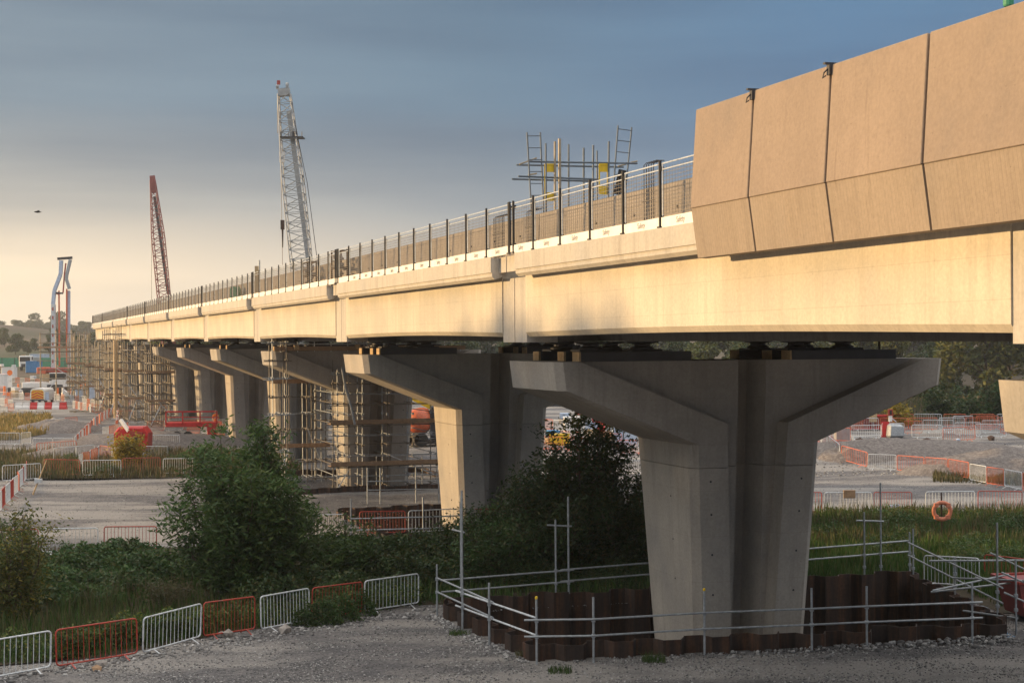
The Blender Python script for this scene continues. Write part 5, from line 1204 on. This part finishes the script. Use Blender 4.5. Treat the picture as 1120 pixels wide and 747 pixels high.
# red trailer
v = Gt(212, 482); t_ = thing('flatbed_trailer', 'red railed flatbed trailer before the bright far pier, behind the willow top', 'trailer', v, 0)
MB().box((0,0,1.35),(4.2,1.9,.35)).build('bed', M['hired'], t_, bevel=.03); MB().box((1.6,-.5,.9),(.7,.8,.9)).build('side_box', M['hired'], t_, bevel=.03)
for x in (-2.05,-.7,.7,2.05): MB().box((x,-.9,1.9),(.1,.1,1.1)).build('stanchion', M['hired'], t_)
MB().box((0,-.9,2.4),(4.2,.1,.12)).build('top_rail', M['hired'], t_); MB().box((0,-.9,1.95),(4.2,.08,.06)).build('mid_rail', M['hired'], t_)
for x in (-1.2,-.3): MB().lathe([(.15,-.12),(.4,-.12),(.4,.12),(.15,.12)], (x,-.8,.42), 14, 'y').build('wheel', M['black'], t_)
MB().bar((2.0,0,1.2),(2.9,0,.6),.15,.15).build('drawbar', M['galvw'], t_)
# mixer truck (orange drum) beside pier 3
YM = 118; q = P(456, 462, YM); t_ = thing('mixer_truck', 'concrete mixer truck with an orange and white drum beyond the third pier', 'truck', (q.x, q.y, terr(q.x,q.y)), 0)
def T(v): return tuple(v)
z = q.z - t_.location.z
m = MB().lathe([(.35,-1.7),(.9,-1.3),(1.05,-.2),(1.0,.5),(.7,1.3),(.35,1.7)], (0,0,0), 18, 'y'); o = m.build('drum', M['orange'], t_, smooth=True); o.location = (0,0,z); o.rotation_euler = (math.radians(-14),0,math.radians(25))
m = MB().lathe([(1.062,-.35),(1.072,.12)], (0,0,0), 18, 'y'); o2 = m.build('drum_band', M['white'], t_, smooth=True); o2.location = (0,0,z); o2.rotation_euler = o.rotation_euler
MB().box((.6,0,z-1.4),(3.2,2.3,.35)).build('chassis', M['steeld'], t_); MB().box((1.8,-.2,z+.1),(1.5,2.2,2.4)).build('cab', M['steeld'], t_, bevel=.1)
MB().bar((-.3,-.6,z+1.9),(2.6,-.6,z+.4),.4,.35).build('chute', M['yellow'], t_); MB().box((-.1,-1.0,z-1.1),(.7,.5,.8)).build('water_box', M['timber'], t_)
for x in (-.8,.4,2.2):
    MB().lathe([(.2,-.15),(.52,-.15),(.52,.15),(.2,.15)], (x,-1.1,.52), 14, 'y').build('wheel', M['black'], t_)
MB().box((.6,0,(z-1.5+.5)/2),(2.6,1.6,max(.3,z-2.2))).build('subframe', M['steeld'], t_)
# bulk bag, stacked orange barriers, red sign on the haul bank
v = Gt(979, 478.5); t_ = thing('bulk_bag', 'grey bulk bag inside the white barrier on the haul bank', 'bag', v, 0)
m = MB().hexa([(-.6,-.5,0),(.6,-.5,0),(.6,.5,0),(-.6,.5,0)],[(-.5,-.4,1.0),(.55,-.4,.92),(.55,.4,.92),(-.5,.4,1.0)]); m.build('bag_body', M['galv'], t_, bevel=.15)
MB().path([(-.4,0,1.1),(-.2,0,1.35),(.1,0,1.1)],.03,5).build('lifting_loop', M['galvw'], t_)
v = Gt(968.5, 478); t_ = thing('warning_board', 'red warning board with a little red framed box above it, beside the grey bag', 'sign', v, 0)
MB().box((0,0,.55),(.55,.05,1.1)).build('board', M['hired'], t_); MB().box((.35,0,1.35),(.22,.2,.5)).build('box_post', M['white'], t_); MB().box((.35,0,1.75),(.30,.25,.45)).build('lamp_box', M['red'], t_); MB().box((.35,-.13,1.75),(.14,.02,.3)).build('lamp_glass', M['black'], t_)
for k in range(4):
    v = Gt(937+k*8.5, 471-k*.3); t_ = thing('barrier_stack', 'upright stack of folded orange barriers, %s in its line behind the bank barriers' % ('first','second','third','fourth')[k], 'stack', v, 0, 'stacks of orange barriers')
    m = MB()
    for j in range(4):
        y_ = j*.16; m.path([(-.5,y_,.1),(.5,y_,.1),(.5,y_,1.15),(-.5,y_,1.15)], .035, 5, True)
        for q_ in range(9): m.box((-.42+q_*.105,y_,.62),(.025,.025,1.0))
    m.build('stacked_panels', M[('orange','red')[k%2]], t_); MB().box((0,-.05,.12),(1.1,.1,.1)).box((0,-.05,1.1),(1.1,.1,.08)).build('end_rail', M['hired'], t_)
v = Gt(953, 470); t_ = thing('small_board', 'sunlit cream board before the orange stacks', 'board', v, 0); MB().box((0,-.6,.95),(.6,.05,.65)).build('face', M['timber'], t_); MB().tube((0,-.57,0),(0,-.57,.9),.04).build('leg', M['galv'], t_)
for k,(px,py,r_,mt,lab) in enumerate(((941,486,.28,'rust','brown'),(981,483.5,.33,'rust','dark brown'),(1014,484,.28,'rust','flat brown'),(1084,486,.3,'rust','rightmost brown'),(1048,485,.24,'bluegrey','pale blue'))):
    v = Gt(px,py); o = MB().rock((0,0,0), r_, k, .8).build('sandbag', M[mt]); o.location = v+Vector((0,0,r_*.4)); tag(o, '%s sandbag lying on the edge of the haul road' % lab, 'sandbag', 'sandbags on the haul road edge')
v = Gt(947, 489); t_ = thing('low_rail', 'low white rail lying along the haul road edge beside the pier', 'rail', v, .05)
MB().bar((-1.0,0,.42),(1.0,0,.5),.07,.07).build('rail_bar', M['white'], t_)
for x in (-.85,.9): MB().box((x,0,.21),(.09,.09,.42)).build('leg', M['white'], t_)
# goal like white frame in the meadow
v = Vector(((1039-560)/F*165,165,terr(46,165))); t_ = thing('white_frame', 'small white frame standing in the far meadow', 'frame', v, 0)
MB().box((0,0,1.35),(2.1,.08,.1)).build('crossbar', M['white'], t_)
for x in (-1,1): MB().box((x,0,.68),(.09,.09,1.35)).build('leg', M['white'], t_)
# leaning stake at the left
v = Gt(36, 541); q = P(51, 503, v.y+.4); t_ = thing('leaning_stake', 'pale stake leaning over the left gravel edge', 'stake', v); MB().tube(v, q, .045, 6, .025).build('stake_pole', M['timber'], t_, world=True)
MB().box(v.lerp(q,.4),(.35,.25,.22)).build('rag', M['galvw'], t_, world=True)
# ------------------------------------------------------------------ heaps, rubble, rocks
def heap(name, label, pxs, mat, seed, n=1):
    m = MB(); N = 30; R0 = 9
    c_ = Gt(*pxs[0]); w_, d_, h_ = pxs[1]
    V = []; Fq = []
    for i in range(N+1):
        for j in range(N+1):
            x = (i/N-.5)*2; y = (j/N-.5)*2; rr_ = x*x+y*y
            z_ = h_*max(0,1-rr_)**.8*(1+.35*noise.noise(Vector((x*3,y*3,seed))))+.10*noise.noise(Vector((x*12,y*12,seed)))*max(0,1-rr_)
            X, Y = c_.x+x*w_, c_.y+y*d_; V.append((X, Y, terr(X,Y)-.06+max(0,z_)))
    for i in range(N):
        for j in range(N):
            a = i*(N+1)+j; Fq.append((a,a+N+1,a+N+2,a+1))
    m.v = V; m.f = Fq; o = m.build(name, mat, smooth=True); return tag(o, label, 'heap', kind=None)
t = NT('heap_rubble'); t.col(t.ramp(t.noise(5, 8, .8), [(.3,(.09,.08,.075)),(.5,(.20,.175,.16)),(.7,(.36,.32,.29))])); t.rough(.95,0,.1); t.bump(t.noise(7,8,.8),1,.12); M['heap'] = t.m
heap('rubble_heap', 'long dark rubble heap between the two rows of barriers on the right', ((985,505),(9.0,3.0,.9)), M['heap'], 1)
heap('rubble_heap', 'paler stone heap at the right edge behind the narrow barriers', ((1100,517),(6.5,3.2,1.3)), M['heap'], 2)
heap('rubble_heap', 'grey gravel heap round the red drum machine', ((160,487),(9.0,5,1.0)), M['heap'], 3)
heap('rubble_heap', 'dark earth heap behind the pale rocks on the left', ((95,500),(5,3,.9)), M['heap'], 4)
heap('rubble_heap', 'grey heap with a tarpaulin tint before the golden grass', ((62,472),(4.5,3.5,1.1)), M['heap'], 5)
heap('rubble_heap', 'small dark heap behind the slanting barrier by the pier', ((935,508),(2.4,1.6,.9)), M['heap'], 6)
# loose crushed stone (uncountable)
def scatter(name, pts_, sizes, mat, seed, label=None, cat=None):
    rng = np.random.default_rng(seed); n = len(pts_); t_ = (1+5**.5)/2
    ico = np.array([(-1,t_,0),(1,t_,0),(-1,-t_,0),(1,-t_,0),(0,-1,t_),(0,1,t_),(0,-1,-t_),(0,1,-t_),(t_,0,-1),(t_,0,1),(-t_,0,-1),(-t_,0,1)])/math.sqrt(1+t_*t_)
    F_ = np.array([(0,11,5),(0,5,1),(0,1,7),(0,7,10),(0,10,11),(1,5,9),(5,11,4),(11,10,2),(10,7,6),(7,1,8),(3,9,4),(3,4,2),(3,2,6),(3,6,8),(3,8,9),(4,9,5),(2,4,11),(6,2,10),(8,6,7),(9,8,1)])
    P_ = np.array(pts_); S_ = np.array(sizes); a = rng.uniform(0,2*PI,n); V = ico[None]*rng.uniform(.65,1.25,(n,12,1))*rng.uniform(.6,1.3,(n,1,3))
    ca, sa = np.cos(a)[:,None], np.sin(a)[:,None]; X = V[...,0]*ca-V[...,1]*sa; Y = V[...,0]*sa+V[...,1]*ca
    V = np.stack([X,Y,V[...,2]*.7],-1)*S_[:,None,None]+P_[:,None,:]
    Fq = (F_[None]+(np.arange(n)*12)[:,None,None]).reshape(-1,3); return tag(npmesh(name, V.reshape(-1,3), Fq, mat), label, cat, kind='stuff')
t = NT('crushed_stone'); g_ = t.n.new('ShaderNodeNewGeometry'); t.col(t.ramp(g_.outputs['Random Per Island'], [(0,(.08,.078,.078)),(.4,(.17,.165,.16)),(.75,(.26,.25,.24)),(1,(.44,.43,.41))])); t.rough(.9,0,.2); M['crush'] = t.m
rr = random.Random(77); pts_, sz = [], []
while len(pts_) < 26000:
    y = 33.5+rr.random()**1.3*14; x = rr.uniform(-14, 15)
    if inpoly(Vector((x,y)), PIT1): continue
    if inpoly(Vector((x,y)), [Vector(p) for p in VEG_NEAR]) and rr.random() < .85: continue
    k = noise.noise(Vector((x*.5, y*.9, 3)))
    if rr.random() > .45+.9*k: continue
    s_ = rr.choice((.012,.016,.02,.024,.03)); pts_.append((x,y,terr(x,y)+s_*.3)); sz.append(s_)
scatter('gravel', pts_, sz, M['crush'], 1, 'loose gravel over the site track', 'gravel')
pts_, sz = [], []
a_, b_ = PIT1[0], PIT1[1]
for k in range(1500):
    f = rr.random(); p = a_.lerp(b_, f); off = abs(rr.gauss(0,.34))+.16; f2 = .35+.65*f; s_ = rr.uniform(.015,.06)*f2 if rr.random() < .9 else rr.uniform(.06,.11)*f2
    x, y = p.x+.2*off, p.y-off; pts_.append((x, y, terr(x,y)+s_*.35+max(0,.16-off*.3)*f)); sz.append(s_)
for k in range(500):
    f = rr.random(); p = PIT1[3].lerp(PIT1[0], f); off = abs(rr.gauss(0,.2))+.2; s_ = rr.uniform(.02,.06); x, y = p.x-off, p.y-off*.4; pts_.append((x,y,terr(x,y)+s_*.3)); sz.append(s_)
for k in range(700):
    px = rr.uniform(-20, 480); bt = 745-(px/480)*77+rr.gauss(0,3)-2; v = G(px, bt); s_ = rr.uniform(.02,.07); pts_.append((v.x, v.y, s_*.3+terr(v.x,v.y))); sz.append(s_)
scatter('rubble', pts_, sz, M['crush'], 2, 'loose pale rubble along the sheet piles and barrier feet', 'rubble')
pts_, sz = [], []
for k in range(9000):
    x = rr.uniform(9,40); y = rr.uniform(70,112); s_ = rr.uniform(.02,.07) if 90 < y < 104 else rr.uniform(.012,.03)
    pts_.append((x,y,terr(x,y)+s_*.3)); sz.append(s_)
for k in range(6000):
    x = rr.uniform(-32,-2); y = rr.uniform(61,92); s_ = rr.uniform(.012,.032); pts_.append((x,y,terr(x,y)+s_*.3)); sz.append(s_)
scatter('far_gravel', pts_, sz, M['crush'], 3, 'loose stones over the gravel beyond the piers', 'gravel')
for k,(px,py,r_,lab) in enumerate(((94,490,.5,'pale boulder left of the drum machine'),(104,497,.45,'second pale boulder before the grey heap'),(127,494,.38,'cream boulder beside the drum machine'),(58,466,.8,'large rounded pale boulder on the heap in the golden grass'),(118,499,.4,'long low boulder nearest the drum machine'))):
    v = Gt(px,py); o = MB().rock((0,0,0), r_, 50+k, .7).build('boulder', M['stone']); o.location = v+Vector((0,0,r_*.4)); tag(o, lab, 'boulder', 'boulders on the left gravel')
# ------------------------------------------------------------------ people
def person(label, loc, rz, pose, h=1.78):
    t_ = thing('person', label, 'person', loc, rz)
    me = bpy.data.meshes.new('body'); k = h/1.78
    V = [(0,0,.95),(0,0,1.15),(0,0,1.38),(0,0,1.50),(0,-.01,1.58),(0,0,1.70),
         (-.10,0,.90),(-.12,.0,.50),(-.12,.03,.08),(-.12,-.12,.04),(.10,0,.90),(.13,.0,.50),(.13,.03,.08),(.13,-.12,.04),
         (-.20,0,1.42),(-.27,0,1.15),(-.26,-.12,.93),(-.25,-.16,.84),(.20,0,1.42),(.28,.02,1.15),(.24,-.18,1.02),(.18,-.26,1.00)]
    if pose == 1: V[19] = (.34,-.05,1.2); V[20] = (.40,-.22,1.32); V[21] = (.42,-.30,1.38)
    E = [(0,1),(1,2),(2,3),(3,4),(4,5),(0,6),(6,7),(7,8),(8,9),(0,10),(10,11),(11,12),(12,13),(2,14),(14,15),(15,16),(16,17),(2,18),(18,19),(19,20),(20,21)]
    Rr = [.15,.14,.16,.06,.075,.085,.10,.07,.045,.04,.10,.07,.045,.04,.08,.055,.04,.035,.08,.055,.04,.035]
    me.from_pydata([tuple(c_*k for c_ in v_) for v_ in V], E, []); bmk = bmesh.new(); bmk.from_mesh(me); bmk.verts.layers.skin.verify(); bmk.to_mesh(me); bmk.free(); sk = me.skin_vertices[0]
    for i, r_ in enumerate(Rr): sk.data[i].radius = (r_*k, r_*k*.85)
    sk.data[0].use_root = True; me.materials.append(M['hivis']); o = bpy.data.objects.new('body', me); COL.objects.link(o)
    o.modifiers.new('skin', 'SKIN'); sb = o.modifiers.new('sub', 'SUBSURF'); sb.levels = 1; sb.render_levels = 2
    bpy.context.view_layer.update(); em = bpy.data.meshes.new_from_object(o.evaluated_get(bpy.context.evaluated_depsgraph_get()))
    bpy.data.objects.remove(o); em.materials.clear(); em.materials.append(M['hivis']); em.materials.append(M['skin']); em.materials.append(M['blackp'])
    for p_ in em.polygons:
        z_ = p_.center.z/k; p_.material_index = 1 if (z_ > 1.53 or (z_ < 1.06 and abs(p_.center.x) > .2*k and z_ > .78)) else (2 if z_ < .84 and z_ < .9 else 0)
        p_.use_smooth = True
    b_ = bpy.data.objects.new('body', em); COL.objects.link(b_); b_.parent = t_
    MB().lathe([(.125,1.66),(.13,1.70),(.115,1.78),(.07,1.83),(.01,1.845)], n=14).build('hard_hat', M['white'], t_).scale = (k,k,k)
    m = MB().lathe([(.172,1.16),(.174,1.22)], n=12); o3 = m.build('reflective_band', M['galvw'], t_); o3.scale = (k*1.0,k*.85,k); return t_
v = Gt(236, 471); person('person in orange hi-vis standing behind the red trailer rail', v, .3, 0)
v = Gt(92, 432); person('person in orange hi-vis standing before the far falsework', v, -.2, 1, 1.85)
# ------------------------------------------------------------------ bird
q = P(41, 232, 70); t_ = thing('bird', 'small dark bird flying in the pale sky at the far left', 'bird', q, .5)
MB().lathe([(.005,-.16),(.035,-.08),(.045,0),(.03,.10),(.012,.15),(.002,.2)], n=10, axis='x').build('body', M['blackp'], t_, smooth=True)
for sy in (-1,1): MB().add([(-.05,0,.01),(.08,0,.01),(.06,sy*.14,.07),(-.06,sy*.26,.04),(-.03,sy*.12,.05),(-.05,0,.02),(.08,0,.02),(.06,sy*.14,.08)],[(0,1,2,3,4),(5,6,7)]).build('wing', M['blackp'], t_)

# ------------------------------------------------------------------ haze
hz = MB().box((0, 1150, 38), (5200, 3600, 90)).build('haze', bpy.data.materials.new('haze_air')); tag(hz, kind='stuff')
hm = hz.data.materials[0]; hm.use_nodes = True; hn = hm.node_tree; hn.nodes.remove(hn.nodes['Principled BSDF'])
vol = hn.nodes.new('ShaderNodeVolumePrincipled'); vol.inputs['Color'].default_value = (.86,.88,.92,1); vol.inputs['Density'].default_value = .00025; vol.inputs['Anisotropy'].default_value = .3
hn.links.new(vol.outputs[0], hn.nodes['Material Output'].inputs['Volume'])
